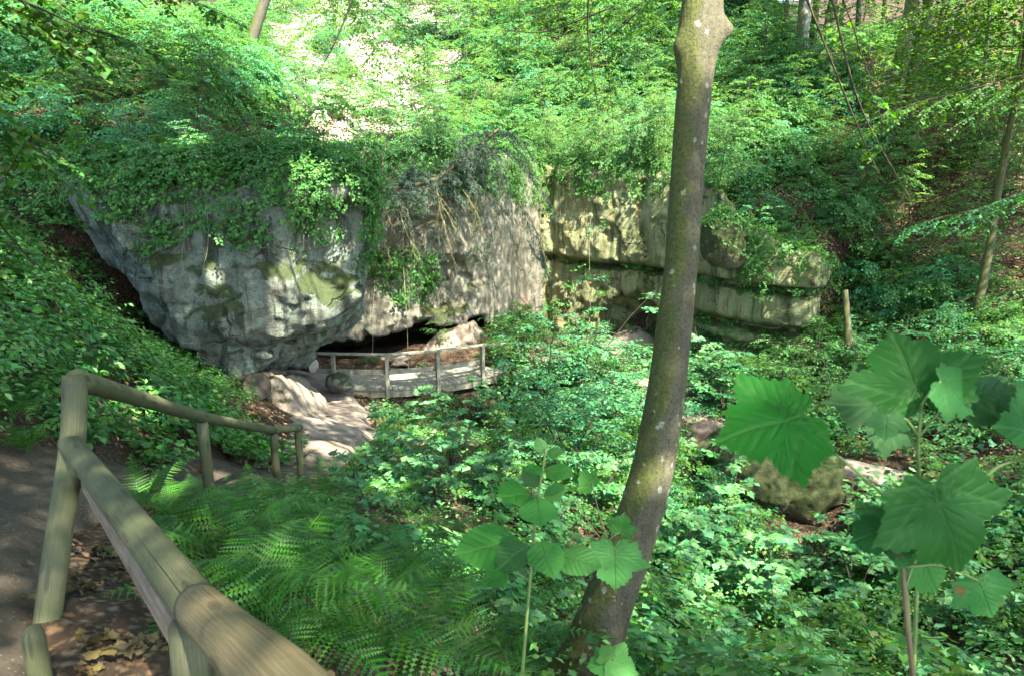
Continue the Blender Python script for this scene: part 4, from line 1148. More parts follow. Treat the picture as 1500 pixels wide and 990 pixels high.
# plants rooted on the rocks
for nm, P, n in ROCKPTS:
    rs = np.random.RandomState(len(P))
    dens = {'overhanging_boulder': .30, 'cave_rock': .22, 'sandstone_cliff': .10, 'mossy_rock': .15, 'mossy_boulder': .012}.get(nm, .1)
    pr_ = dens * sstep(.30, .75, n[:, 2]) * ((P[:, 2] > -1.2) if nm in ('overhanging_boulder', 'cave_rock') else 1)
    if nm == 'overhanging_boulder':   # greenery hanging over the brow
        thr = np.interp(P[:, 0], [-8.5, -7, -5.5, -3.6], [.1, .0, -.40, -1.15])
        brow = sstep(-.25, .45, P[:, 2] - thr + 1.0 * fbm(P * .8, 3, 4)) * (P[:, 1] < 15.2)
        pr_ = np.maximum(pr_, .055 * brow)
        pr_ = np.maximum(pr_, .016 * (fbm(P * .9, 3, 6) > .28) * (P[:, 0] > -4.2) * (P[:, 2] > -2))
    if nm == 'cave_rock':
        pr_ = np.maximum(pr_, .10 * (np.linalg.norm((P - W(590, 400, 20.6)) / np.array([1.1, 1.5, .8]), axis=1) < 1))
        pr_ = np.maximum(pr_, .12 * sstep(-.9, .2, P[:, 2] + .8 * fbm(P * .8, 3, 4)))
    if nm == 'sandstone_cliff':
        pr_ = np.maximum(pr_, .10 * sstep(-.6, .2, P[:, 2] + .7 * fbm(P * .8, 3, 4)))
        pr_ = np.maximum(pr_, .06 * (P[:, 0] > 6.9) * (P[:, 2] > -2.7))
    k = rs.uniform(size=len(P)) < pr_
    P, n = P[k], n[k]
    big_ = 1.05 if nm in ('overhanging_boulder', 'cave_rock') else 1.0
    pool = {'mossy_boulder': LO, 'mossy_rock': IV + LO}.get(nm, BR + IV + LO + BR + FA[:1] + HE[:1])
    scatter('creeper_cover', P - n * .04, tilt_rot(n, rs, .8), rs.uniform(.45, .95, len(P)) * big_, rs.choice(pool, len(P)), COVER,
            'creepers and small plants rooted on the ' + nm.replace('_', ' '))

# fallen leaves
dryc = []
for k in range(4):
    rs = np.random.RandomState(300 + k); L = Leaves(); n = 16
    p = np.stack([rs.uniform(-.22, .22, n), rs.uniform(-.22, .22, n), rs.uniform(.005, .04, n)], -1)
    L.add(p, rdir(rs, n, -.2, .25), norm(np.array([0, 0, 1.0]) + rs.normal(0, .45, (n, 3))), rs.uniform(.06, .13, n))
    v0, f0 = T_maple() if k % 2 == 0 else T_ovate(.6)
    v0 = v0.copy(); v0[:, 2] += .22 * np.abs(v0[:, 0]) * (1 if k < 2 else -.6) + .06 * np.sin(v0[:, 1] * 5)
    dryc.append(leaf_mesh('dry_leaf', L, (v0, f0), M['dry'] if k < 3 else M['dry_brown']))
for k in range(3):
    rs = np.random.RandomState(330 + k); L = Leaves(); n = 40
    p = np.stack([rs.uniform(-.35, .35, n), rs.uniform(-.35, .35, n), rs.uniform(.0, .03, n)], -1)
    L.add(p, rdir(rs, n, -.2, .25), norm(np.array([0, 0, 1.0]) + rs.normal(0, .35, (n, 3))), rs.uniform(.05, .09, n))
    dryc.append(leaf_mesh('dry_leaf', L, T_simple(.62), M['dry_brown']))
for k in range(2):
    rs = np.random.RandomState(350 + k); L = Leaves(); n = 60
    p = np.stack([rs.uniform(-.4, .4, n), rs.uniform(-.4, .4, n), rs.uniform(.0, .04, n)], -1)
    L.add(p, rdir(rs, n, -.2, .25), norm(np.array([0, 0, 1.0]) + rs.normal(0, .35, (n, 3))), rs.uniform(.06, .11, n))
    dryc.append(leaf_mesh('dry_leaf', L, T_simple(.62), M['dry_pale']))
DRY = proto_collection('litter', dryc)
def litter(x, y, kinds, sc, label, ok=None, margin=.05, gapn=-.3):
    k = (path_dist(x, y) > margin) & (fbm2(x * 1.3, y * 1.3, 3, 71) > gapn)
    if ok is not None: k &= ok
    x, y = x[k], y[k]; rs = np.random.RandomState(len(x) + 5)
    scatter('fallen_leaves', np.stack([x, y, ground_h(x, y) + .005], -1), tilt_rot(ground_norm(x, y), rs, .95), rs.uniform(sc[0], sc[1], len(x)), rs.choice(kinds, len(x)), DRY, label)
x, y = rect_pts(-2.7, -.3, 1.2, 4.8, 30, RS); litter(x, y, [0, 1, 2, 3, 0, 3], (.28, .58), 'large dry brown and yellow leaves lying between the path and the railing', None, .0, -.45)
x, y = rect_pts(-6, -2, 3, 20, 5, RS); litter(x, y, [4, 5, 6, 0], (.7, 1.2), 'dry leaves along the edges of the footpath', path_dist(x, y) < .9, -.12, -.4)
x, y = rect_pts(-6.5, -.5, 1, 17, 2.0, RS); litter(x, y, [0, 1, 4], (.35, .7), 'scattered dry leaves lying on the trodden footpath', path_dist(x, y) < .0, -2, -.2)
x, y = rect_pts(-2.9, -1.2, 9.8, 16, 14, RS); litter(x, y, [4, 5, 6], (.7, 1.2), 'pinkish leaf litter on the slope below the sandy path', None, .0, -.5)
x, y = rect_pts(8, 28, 10, 42, 3.2, RS); litter(x, y, [4, 5, 6], (.9, 1.6), 'brown beech leaves on the right hillside')
x, y = rect_pts(-20, 12, 14, 40, 2.4, RS); litter(x, y, [4, 5, 6], (.9, 1.6), 'brown leaf litter on the hill above the rocks', cliff_sd(x, y) > .3)

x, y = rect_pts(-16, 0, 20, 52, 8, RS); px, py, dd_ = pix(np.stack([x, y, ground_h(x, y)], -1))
litter(x, y, [7, 8], (1.0, 1.6), 'dry leaves in the clearing, coloured pale for its sun glare', inpoly(px, py, CLEAR) & (cliff_sd(x, y) > .3), .05, -.6)
x, y = rect_pts(-9, -2, 12.2, 17, 7, RS); litter(x, y, [4, 5, 6], (.7, 1.2), 'brown leaf litter caught on top of the overhanging boulder', cliff_sd(x, y) > .1)
# ------------------------------------------------------------------ ferns
def frond(seed, Lf, npin=19, wmax=.2, arch=.55):
    rs = np.random.RandomState(seed)
    t = np.linspace(0, 1, 22)
    el = 1.15 - arch * 2.1 * t ** 1.2
    seg = Lf / 21
    y = np.concatenate([[0], np.cumsum(np.cos(el[:-1]) * seg)]); z = np.concatenate([[0], np.cumsum(np.sin(el[:-1]) * seg)])
    path = np.stack([rs.normal(0, .004, 22).cumsum(), y, z], -1)
    mb = MB(); v, f, uv = tube(path, np.linspace(.0045, .001, 22), 4, False); mb.add(v, f, uv)
    for k in range(npin):
        s = .16 + .82 * k / (npin - 1)
        P = np.array([np.interp(s, t, path[:, c]) for c in range(3)]); T = norm(np.array([np.interp(min(s + .03, 1), t, path[:, c]) - np.interp(s - .03, t, path[:, c]) for c in range(3)]))
        prof = math.sin(math.pi * min(1, (s - .05) / .95) ** .75) ** .8 if s < .97 else .12
        ln = wmax * max(.10, prof) * rs.uniform(.92, 1.05)
        X = np.array([1.0, 0, 0]); Nn = norm(np.cross(X, T))
        for sg in (-1, 1):
            D = norm(X * sg + T * .35 - Nn * .0 + np.array([0, 0, -.12]) + rs.normal(0, .04, 3)); B = norm(np.cross(Nn, D))
            m = 9; vv = [P]; 
            u = np.linspace(0, 1, m)
            wid = .030 * (1 - u) ** .7 * (ln / wmax) ** .4 + .0015
            for i in range(m):
                c = P + D * ln * u[i] + Nn * (-.10 * ln * u[i] ** 2)
                a = .30 * ln / m
                vv += [c + B * wid[i] + D * a - Nn * .004, c + B * wid[i] * .35 + D * a * 2.3, c - B * wid[i] + D * a - Nn * .004, c - B * wid[i] * .35 + D * a * 2.3, c]
            vv.append(P + D * ln * 1.02 + Nn * (-.1 * ln))
            vv = np.array(vv); F3 = []
            for i in range(m):
                b = 1 + i * 5; nx = b + 5 if i < m - 1 else len(vv) - 1
                nxc = nx + 4 if i < m - 1 else nx
                c0 = b + 4
                F3 += [(c0, b, b + 1), (c0, b + 1, nxc), (c0, b + 3, b + 2), (c0, nxc, b + 3)]
            mb.add(vv, [np.array(F3)])
    me = mb.mesh('frond', M['fern'], True)
    return me
FRONDS = [frond(400 + k, 1.0, 19, .19 + .02 * k, .5 + .12 * k) for k in range(4)]
def fern(loc, size, rz, nf, seed, label, group=None):
    rs = np.random.RandomState(seed)
    e = empty('fern', loc, rz, label, 'fern', group)
    for k in range(nf):
        o = obj('frond', FRONDS[rs.randint(4)], e)
        o.rotation_euler = (rs.uniform(-.35, .2), rs.uniform(-.15, .15), k * 6.283 / nf + rs.uniform(-.25, .25))
        s = size * rs.uniform(.75, 1.1); o.scale = (s, s, s); o.location = (0, 0, -.02)
    return e
def onr(px, py, d0, up=0.0):
    """point on the ground seen at the pixel, searched around depth d0"""
    ds = np.linspace(d0 * .6, d0 * 1.6, 200); P = np.array([W(px, py, d) for d in ds])
    h = ground_h(P[:, 0], P[:, 1]); k = np.argmax(P[:, 2] < h)
    if not (P[:, 2] < h).any(): k = int(np.argmin(np.abs(P[:, 2] - h)))
    p = P[k].copy(); p[2] = h[k] + up; return p
fi = 0
# the fern slope right of the railing
for (px, py, d0, s) in [(330, 800, 4.2, .8), (420, 850, 3.8, .85), (520, 800, 4.8, .8), (380, 730, 6, .7), (470, 730, 6.6, .75), (560, 720, 7.5, .75), (620, 860, 4.4, .8), (500, 930, 3.2, .8), (600, 950, 3.2, .8),
                        (700, 960, 3.3, .8), (430, 790, 5, .8), (260, 740, 4.6, .6), (560, 870, 4.1, .8), (680, 840, 5, .75), (420, 920, 3.0, .75), (300, 760, 4.9, .65), (770, 950, 3.7, .7), (210, 720, 4.6, .5), (740, 880, 4.6, .7), (640, 780, 6, .75), (500, 690, 8.5, .7), (360, 880, 3.2, .7)]:
    p = onr(px, py + 25, d0); fern(p, s, RS.uniform(0, 6.28), 8 + RS.randint(4), 500 + fi, 'lush green fern in the thicket right of the near railing', 'ferns beside the near railing'); fi += 1
for (px, py, d0, s) in [(20, 590, 4.6, .55), (95, 600, 5.2, .5), (60, 560, 5.5, .5), (40, 640, 4.4, .4)]:
    p = onr(px, py + 20, d0); fern(p, s, RS.uniform(0, 6.28), 8, 500 + fi, 'fern on the shaded bank at the left edge', 'ferns on the left bank'); fi += 1
for (px, py, d0, s) in [(310, 570, 8.5, .55), (290, 610, 7.8, .5), (330, 640, 8.8, .5)]:
    p = onr(px, py + 10, d0); fern(p, s, RS.uniform(0, 6.28), 8, 500 + fi, 'small fern among brambles behind the far railing', 'ferns behind the far railing'); fi += 1
for (px, py, d0, s) in [(600, 690, 11, .7), (570, 640, 14.5, .6), (640, 620, 16.5, .6), (1010, 800, 9, .6), (1060, 960, 8.5, .6), (950, 930, 7.2, .6)]:
    p = onr(px, py, d0); fern(p, s, RS.uniform(0, 6.28), 9, 500 + fi, 'fern among the ravine seedlings', 'ferns in the ravine'); fi += 1

# ------------------------------------------------------------------ saplings and shrubs
for k in range(5):
    f, s = sapling(600 + k, 3.2, 1.7, 26, .105, T_card(.62), M['beech'] if k % 2 else M['beech_y'], 1, .15, .28, 8, .022)
    plant_proto(f'beech{k}', 'beech_sapling', [('foliage', f), ('stem', s)])
for k in range(4):
    f, s = sapling(620 + k, 2.0, 1.25, 24, .10, T_simple(.66), M['shrub'], 4, .12, .2, 7, .016, .2)
    plant_proto(f'shrub{k}', 'leafy_shrub', [('foliage', f), ('stem', s)])
for k in range(3):
    f, s = sapling(640 + k, 1.6, .8, 18, .15, T_maple(), M['maple'], 3, .2, .15, 4, .014, .15)
    plant_proto(f'maple{k}', 'maple_sapling', [('foliage', f), ('stem', s)])
for k in range(3):
    f, s = sapling(660 + k, 1.5, 1.0, 22, .085, T_simple(.55), M['bramble'], 4, .1, .3, 6, .012, .2)
    plant_proto(f'bush{k}', 'bramble_bush', [('foliage', f), ('stem', s)])

def put(key, px, py, d0, s, label, cat, group=None, tilt=(0, 0)):
    p = onr(px, py, d0); return plant(key, p, RS.uniform(0, 6.28), s, label, cat, group, tilt)
# the big shrub mass in the middle of the ravine
for i, (k, px, py, d0, s) in enumerate([('shrub0', 850, 640, 16.5, 1.35), ('shrub1', 800, 650, 15.5, 1.0), ('shrub2', 915, 655, 16.0, .95), ('shrub3', 830, 700, 13.5, 1.1), ('shrub0', 910, 700, 13, 1.0), ('shrub1', 800, 590, 18.5, 1.35), ('shrub3', 800, 610, 17.6, .8),
                                    ('shrub2', 850, 585, 19.5, 1.6), ('shrub3', 925, 605, 17.5, .85), ('shrub0', 860, 612, 17.5, 1.3), ('shrub1', 780, 700, 12.5, .7), ('shrub2', 985, 640, 16, .9)]):
    put(k, px, py, d0, s, 'blue-green leafy shrub in the big thicket left of the leaning trunk', 'shrub', 'shrubs in the middle thicket')
for i, (k, px, py, d0, s) in enumerate([('shrub3', 1040, 600, 17, .9), ('maple0', 1030, 590, 17, 1.2), ('maple1', 1060, 610, 16, 1.0), ('shrub1', 1030, 530, 19.5, .7)]):
    put(k, px, py, d0, s, 'pale green bush against the cliff foot right of the trunk', 'shrub', 'bushes at the cliff foot')
for i, (k, px, py, d0, s) in enumerate([('bush0', 1150, 580, 17.5, 1.1), ('bush1', 1210, 590, 17, 1.1), ('bush2', 1190, 560, 18.5, 1.2), ('shrub2', 1260, 570, 17.5, .9), ('bush0', 1330, 600, 16, 1.1), ('bush1', 1400, 620, 15, 1.2), ('bush2', 1290, 640, 15, 1.0), ('shrub3', 1450, 580, 16, .9), ('shrub1', 1380, 560, 17, .8), ('bush2', 1480, 660, 13.5, 1.2), ('bush0', 1340, 690, 13, 1.0)]):
    put(k, px, py, d0, s, 'dark green bush on the shaded right slope behind the big maple leaves', 'bush', 'bushes on the right slope')
for i, (k, px, py, d0, s) in enumerate([('maple0', 1050, 850, 10, 1.1), ('maple1', 1030, 760, 11.5, .9), ('maple2', 1180, 890, 10, .9), ('maple0', 1250, 900, 10, 1.0), ('maple1', 1080, 900, 9.6, 1.0), ('shrub1', 1010, 790, 11, .6), ('maple2', 990, 880, 8.5, .9), ('shrub3', 960, 800, 10.5, .6), ('maple2', 1320, 870, 10, .8), ('maple0', 1000, 850, 9.5, .8), ('maple2', 980, 940, 7.5, .7), ('maple1', 1300, 830, 11, 1.0), ('maple0', 1400, 930, 9, .8), ('maple2', 1150, 960, 9, .8)]):
    put(k, px, py, d0, s, 'young maple in the sea of seedlings right of the leaning trunk', 'sapling', 'young maples at lower right')
for i, (k, px, py, d0, s) in enumerate([('maple1', 600, 640, 14.5, .75), ('maple2', 660, 680, 12.5, .8), ('maple0', 560, 700, 10.5, .7), ('maple1', 640, 740, 9.5, .7), ('maple2', 720, 740, 10.5, .8), ('maple0', 700, 620, 16, .8), ('maple1', 540, 770, 7, .6), ('maple2', 800, 800, 8.2, .7), ('maple0', 870, 760, 10, .8)]):
    put(k, px, py, d0, s, 'young maple on the slope between the bridge and the ferns', 'sapling', 'young maples below the bridge')
for i, (k, px, py, d0, s) in enumerate([('bush0', 640, 480, 22, .5), ('bush1', 715, 505, 21, .5)]):
    p = onr(px, py, d0) if i else W(px, py + 20, 20.8)
    plant(k, p, 0, s, ['small bush on the pale rock beside the cave', 'sunlit yellowish bush right of the cave behind the bridge'][i], 'bush')
# beech saplings: above the cliffs
for i, (px, py, d0, s) in enumerate([(560, 250, 24, 1.0), (620, 235, 25, 1.0), (680, 230, 25.5, 1.1), (740, 235, 26, 1.0), (800, 240, 28.5, 1.1), (860, 250, 28.5, 1.0), (910, 255, 27, 1.1), (960, 262, 26, 1.1), (1000, 270, 25.5, 1.0), (640, 190, 28, 1.2), (720, 180, 30, 1.2), (800, 180, 32, 1.2), (880, 190, 31, 1.2), (950, 200, 30, 1.2), (1040, 240, 26, 1.0), (1090, 230, 26, 1.0),
                                 (760, 110, 36, 1.4), (850, 110, 36, 1.4), (930, 110, 36, 1.4), (680, 120, 35, 1.3), (1010, 140, 32, 1.3), (1090, 150, 30, 1.2), (820, 50, 42, 1.6), (920, 50, 42, 1.6), (720, 50, 42, 1.6), (1020, 70, 40, 1.5), (1120, 110, 34, 1.3), (640, 60, 40, 1.3)]):
    p = onr(px, py + 12, d0); plant(f'beech{i % 5}', p, RS.uniform(0, 6.28), s * RS.uniform(.85, 1.15), 'bushy young beech on the slope above the cliff left of and behind the leaning trunk' if False else 'young beech with layered leaves on the slope above the cliffs', 'sapling', 'young beeches above the cliffs')
for i, (px, d0, s) in enumerate([(800, 28.0, .8), (835, 27.4, .75), (870, 26.6, .8), (905, 25.8, .8), (940, 24.9, .75), (970, 24.2, .8), (1015, 23.2, .7), (1045, 22.6, .7), (620, 21.8, .6), (660, 22.0, .6), (855, 26.9, .65), (925, 25.3, .65)]):
    x_ = (px - 750) / F * d0; y_ = float(cliff_front(x_)) + .8 if px > 780 else 21.6; z_ = (.25 if px < 990 else -.2)
    plant(f'beech{i % 5}', (x_ * (y_ / d0) / CP * .98, y_, z_ + .1), RS.uniform(-.5, .5), s, 'young beech leaning out over the edge of the cliff', 'sapling', 'beeches leaning over the cliff edge', (R(32 + RS.uniform(-12, 14)), RS.uniform(-.3, .3)))
for i, (px, py, d0, s) in enumerate([(1060, 345, 22.5, .7), (1110, 350, 22, .8), (1150, 390, 21, .7), (1180, 330, 22.5, .8), (1130, 280, 24, .9)]):
    p = onr(px, py, d0); plant(['bush0', 'shrub1', 'bush1', 'beech3', 'bush2'][i], p, RS.uniform(0, 6.28), s, 'pale leafy bush growing over the right end of the cliff top', 'bush', 'bushes over the cliff end')
for i, (px, py, d0, s) in enumerate([(1230, 370, 21, .8), (1300, 400, 20, .8), (1380, 420, 19.5, .8), (1460, 400, 20, .9), (1280, 300, 23.5, .9), (1360, 300, 24, .9), (1440, 280, 25, 1.0), (1220, 250, 26, .9), (1330, 220, 28, 1.0), (1420, 190, 30, 1.1), (1500, 220, 27, 1.1), (1200, 150, 31, 1.1), (1270, 140, 34, 1.2), (1360, 120, 36, 1.3), (1450, 110, 36, 1.4), (1180, 80, 38, 1.4), (1260, 60, 42, 1.5), (1350, 50, 44, 1.6), (1450, 40, 44, 1.6), (1510, 330, 22, .9), (1190, 470, 19.5, .7), (1250, 340, 22, .8), (1330, 350, 21, .9), (1400, 350, 21, .9), (1470, 320, 22, .9), (1360, 400, 19.5, .7), (1430, 440, 18.5, .6), (1300, 440, 19, .6), (1240, 300, 24, .8), (1390, 250, 26, 1.0), (1460, 240, 26, 1.0), (1300, 250, 26, .9), (1160, 200, 29, 1.0), (1070, 15, 46, 1.7), (1120, 25, 45, 1.6), (1170, 10, 47, 1.7), (1100, -20, 50, 2.0), (1060, -25, 52, 2.1), (1150, -30, 52, 2.1)]):
    p = onr(px, py, d0); plant(f'beech{(i + 2) % 5}', p, RS.uniform(0, 6.28), s * RS.uniform(.85, 1.15), 'slender young beech on the leaf-littered right hillside', 'sapling', 'young beeches on the right hillside')
for i, (px, py, d0, s) in enumerate([(210, 230, 15.4, .55), (260, 205, 15.8, .6), (320, 225, 15.6, .5), (380, 240, 16, .55), (430, 225, 17.5, .6), (300, 160, 17.5, .7), (360, 190, 17.5, .65), (230, 140, 17.2, .7), (180, 160, 16.5, .6), (260, 95, 19, .75), (200, 70, 19.6, .8), (330, 130, 20, .7), (400, 200, 19, .6), (140, 210, 15.5, .55), (470, 245, 19, .55), (370, 182, 18, .55), (345, 190, 17.2, .5), (395, 180, 18.8, .55), (420, 175, 20, .6), (60, 230, 14, .55), (90, 180, 16, .6)]):
    p = onr(px, py, d0); plant(['bush0', 'shrub1', 'bush2', 'maple1', 'bush1'][i % 5], p, RS.uniform(0, 6.28), s, 'bush on the green mound rising straight above the overhanging boulder', 'bush', 'bushes on the mound')
for i, (x_, y_, s) in enumerate([(-8.2, 13.6, .5), (-7.6, 14.2, .65), (-7.0, 13.4, .4), (-6.5, 14.4, .75), (-5.9, 13.5, .5), (-5.4, 14.6, .85), (-4.8, 13.6, .55), (-4.3, 14.4, .7), (-3.9, 13.8, .5), (-6.9, 15.2, .9), (-5.0, 15.4, .95), (-3.7, 15.2, .7), (-6.1, 16.0, 1.0), (-4.4, 16.2, .9)]):
    rp = ROCKPTS[0][1]; near_ = np.hypot(rp[:, 0] - x_, rp[:, 1] - y_) < .35
    z_ = max(gz(x_, y_), rp[near_, 2].max() if near_.any() else -9)
    plant(['bush1', 'shrub2', 'bush0', 'beech1', 'shrub0', 'bush2'][i % 6], (x_, y_, z_ - .05), RS.uniform(0, 6.28), s, 'ragged bush rooted on the very top of the overhanging boulder', 'bush', 'bushes on top of the boulder', (RS.uniform(-.1, .35), RS.uniform(-.25, .25)))
for i, (px, py, d0, s) in enumerate([(120, 170, 17, .7), (180, 110, 20, .8), (240, 160, 18, .6), (60, 110, 18, .8), (330, 170, 19, .7), (300, 110, 22, .9), (400, 200, 19, .7), (30, 40, 22, 1.0), (120, 50, 23, 1.0), (220, 50, 25, 1.0), (450, 240, 18.5, .6), (360, 120, 25, .8)]):
    p = onr(px, py, d0); plant(f'{"bush" if i % 2 else "beech"}{i % 3}', p, RS.uniform(0, 6.28), s, 'bushy young growth on the hill above the overhanging boulder', 'bush', 'bushes above the boulder')
for i, (px, py, d0, s) in enumerate([(330, 20, 40, 1.3), (420, 30, 42, 1.1), (510, 60, 38, .8), (600, 20, 42, 1.0), (450, 140, 32, .8), (630, 150, 31, .9), (400, 90, 34, .9), (540, 130, 30, .8), (480, 70, 36, 1.0), (570, 180, 27, .7), (510, 190, 26, .6), (640, 60, 40, 1.1), (560, 30, 42, 1.2)]):
    p = onr(px, py, d0); plant(f'beech{i % 2 * 2}', p, RS.uniform(0, 6.28), s, 'sunlit young beech in the bright clearing at top left', 'sapling', 'young beeches in the sunlit clearing')
# ================================================================== trees
GAPS = []   # (point, radius): places where sun reaches through the crowns
def gap(p, r): GAPS.append((np.asarray(p, float), r))
gap(W(540, 150, 29), 5.0); gap(W(480, 100, 33), 5.0); gap(W(590, 60, 38), 5.5); gap(W(440, 40, 40), 5); gap(W(640, 20, 44), 5); gap(W(520, 10, 46), 5.5); gap(W(550, 225, 26), 2.2)
_r = np.random.RandomState(3)
_LP = [W(1100, 600, .93), W(1368, 720, .94), W(1380, 560, 1.05)]
for _k in range(34):
    _p = onr(_r.uniform(430, 1300), _r.uniform(560, 960), 11); _g = _r.uniform(.14, .45)
    if all(np.linalg.norm((q_ - _p) - ((q_ - _p) @ SUN) * SUN) > 1.0 for q_ in _LP): gap(_p, _g)
for _k in range(9):
    _p = onr(_r.uniform(650, 1480), _r.uniform(40, 330), 28); gap(_p, _r.uniform(.3, .85))
_RP = np.concatenate([p for n_, p, q_ in ROCKPTS]); _rx, _ry, _rd = pix(_RP)
def surf(px, py):
    k = np.nonzero(np.hypot(_rx - px, _ry - py) < 9)[0]
    return _RP[k[np.argmin(_rd[k])]] if len(k) else W(px, py, 13)
for _a in ((455, 425, .85), (480, 455, .4), (440, 470, .35), (318, 400, .22), (500, 365, .3), (660, 385, .35), (640, 440, .3), (850, 420, .4), (1100, 440, .45), (590, 455, .3)): gap(surf(_a[0], _a[1]), _a[2])
gap(W(440, 585, 14.5), .5); gap(W(470, 615, 13), .4); gap(W(420, 555, 16.5), .5)
gap(W(1020, 60, 4.2), .34); gap(W(1010, 20, 4.2), .25); gap(W(975, 690, 4.2), .16)
gap(W(230, 590, 4.2), .22); gap(W(330, 615, 6.3), .2)
gap(W(660, 490, 20.6), .45); gap(W(600, 515, 18), .5); gap(W(480, 515, 18.2), .4); gap(W(690, 505, 18.5), .35)
gap(W(1110, 320, 21.5), .8); gap(W(1170, 400, 20.5), .5); gap(W(1230, 140, 30), 1.6); gap(W(1400, 180, 30), 1.3); gap(W(1130, 430, 19.5), .5); gap(W(1260, 220, 26), .6)
gap(W(720, 210, 22), .7); gap(W(880, 100, 30), 1.4); pass
gap(W(850, 470, 18), .5); gap(W(900, 600, 16), .5); gap(W(620, 650, 14), .7); gap(W(560, 720, 9), .4); gap(W(1000, 900, 8.5), .4); gap(W(700, 640, 15), .6); gap(W(250, 110, 20), 1.0); gap(W(420, 190, 18), .9); gap(W(280, 300, 14), .5)
gap(W(1080, 850, 10), .5); gap(W(740, 700, 12), .5); gap(W(200, 640, 7), .35)

def sun_cull(P):
    keep = np.ones(len(P), bool)
    for T, r in GAPS:
        w = P - T; s = w @ SUN
        d = np.linalg.norm(w - s[:, None] * SUN, axis=1)
        c_ = np.nonzero((d < r * 1.25) & (s > 2.2))[0]
        if len(c_): keep[c_[d[c_] < r * (.75 + .5 * np.abs(fbm(P[c_] * 1.1, 2, 3)))]] = False
    return keep

def trunk_mesh(path, rad, sides, mat, off, amp=.06, sc=2.5, seed=0):
    mb = MB()
    def bump(P, a):
        c = np.stack(np.broadcast_arrays(P[:, None, 0] * .6 + np.cos(a) * .8, P[:, None, 1] * .6 + np.sin(a) * .8, P[:, None, 2] * sc * .5), -1)
        return 1 + amp * fbm(c, 4, seed) * 1.8
    mb.add(*tube(path, rad, sides, True, bump))
    return mb, lambda nm: mb.mesh(nm, mat, True, off)

def crown_leaves(rs, centre, rad, n_cl, per, leaf, cull=True, clr=.75, floor=None):
    c = rdir(rs, n_cl, -.75, 1) * (rs.uniform(.35, 1, n_cl) ** .5)[:, None]
    c = c * np.asarray(rad) + np.asarray(centre)
    P = np.repeat(c, per, 0) + rs.normal(0, 1, (n_cl * per, 3)) * np.array([clr, clr, clr * .32])
    P[:, 2] -= .10 * np.linalg.norm((P - np.repeat(c, per, 0))[:, :2], axis=1) ** 2
    if floor is not None: P = P[P[:, 2] > floor]
    # keep the view free: nothing close in front of the lens
    px_, py_, d_ = pix(P)
    P = P[~((d_ > -.5) & (d_ < 9) & (px_ > -250) & (px_ < 1750) & (py_ > -140) & (py_ < 1100))]
    if cull: P = P[sun_cull(P)]
    n = len(P)
    D = rdir(rs, n, -.45, .2); N = norm(np.array([0, 0, 1.0]) + rs.normal(0, .38, (n, 3)))
    return P, D, N, leaf * rs.uniform(.6, 1.15, n), c

def forest_tree(base, H, r0, crown_c, crown_r, n_cl, per, leaf, label, mat, leafmat, lean=(0, 0), seed=0, group=None, sway=.006, limb0=.35, fork=None, limbs=9, name='beech_tree', tm=None, cull=True, clr=.75, sides=14):
    rs = np.random.RandomState(seed); base = np.asarray(base, float)
    e = empty(name, base, 0, label, 'tree', group)
    n = 18; t = np.linspace(0, 1, n)[:, None]
    top = base + np.array([lean[0], lean[1], H])
    path = base + (top - base) * t + np.cumsum(rs.normal(0, sway * H, (n, 3)) * np.array([1, 1, .1]), 0) * t
    path[0, 2] -= .4
    rad = r0 * (1 - .72 * t[:, 0]) * (1 + .45 * np.exp(-t[:, 0] * H / .35))
    mb, fin = trunk_mesh(path, rad, sides, mat, base, .05, 2.5, seed)
    cc = base + np.asarray(crown_c, float)
    P, D, N, l, cl = crown_leaves(rs, cc, crown_r, n_cl, per, leaf, cull, clr)
    ids = rs.choice(len(cl), min(limbs * 3, len(cl)), replace=False)
    for k, i in enumerate(ids):
        u = rs.uniform(limb0, .95); a = path[int(u * (n - 1))]; b = cl[i]
        pxa, pya, da = pix(b)
        m = (a + b) / 2 + np.array([0, 0, .12 * np.linalg.norm(b - a)]) + rs.normal(0, .15, 3)
        lr = (r0 * .32 if k < limbs else r0 * .14) * (1.1 - .6 * u)
        mb.add(*tube(catmull([a, m, b], 9), np.linspace(lr, lr * .15, 9), 6, False))
    obj('trunk', fin('trunk'), e)
    if len(P): obj('crown', leaf_mesh('crown', (P, D, N, l), tm or T_card(.66), leafmat, base), e)
    return e

# --- the leaning maple in front
tb = W(850, 1000, 4.45)
e = empty('maple_tree', tb - np.array([0, 0, .3]), 0, 'big leaning tree trunk with moss, lichen spots and a knob near the top', 'tree')
pts = [W(828, 1030, 4.45), W(862, 960, 4.42), W(895, 870, 4.38), W(930, 775, 4.33), W(955, 690, 4.3), W(972, 600, 4.27), W(985, 500, 4.24), W(997, 400, 4.2), W(1004, 300, 4.2), W(1011, 200, 4.2), W(1018, 120, 4.2), W(1023, 60, 4.2), W(1030, 0, 4.2), W(1040, -90, 4.25), W(1050, -220, 4.3), W(1062, -420, 4.4), W(1080, -750, 4.6)]
wd = [120, 92, 78, 70, 65, 61, 56, 51, 49, 51, 54, 66, 62, 54, 48, 42, 34]
path = catmull(pts, 130); rad = np.interp(np.linspace(0, 1, 130), np.linspace(0, 1, len(wd)), np.array(wd) / 2000 * 4.0)
kn = W(1062, 44, 4.17); kn2 = W(990, 70, 4.17)
mb, fin = trunk_mesh(path, rad, 36, M['trunk'], e.location, .035, 4, 2)
v = mb.v[0]
for c, r, a in ((kn, .065, .085), (kn2, .07, .035), (W(1046, 62, 4.15), .05, .012), (W(975, 690, 4.2), .04, .010)):
    ax = path[np.argmin(np.linalg.norm(path - c, axis=1))]
    dv = np.exp(-(np.linalg.norm(v - c, axis=1) / r) ** 2)
    v += norm(c - ax) * (a * dv)[:, None]
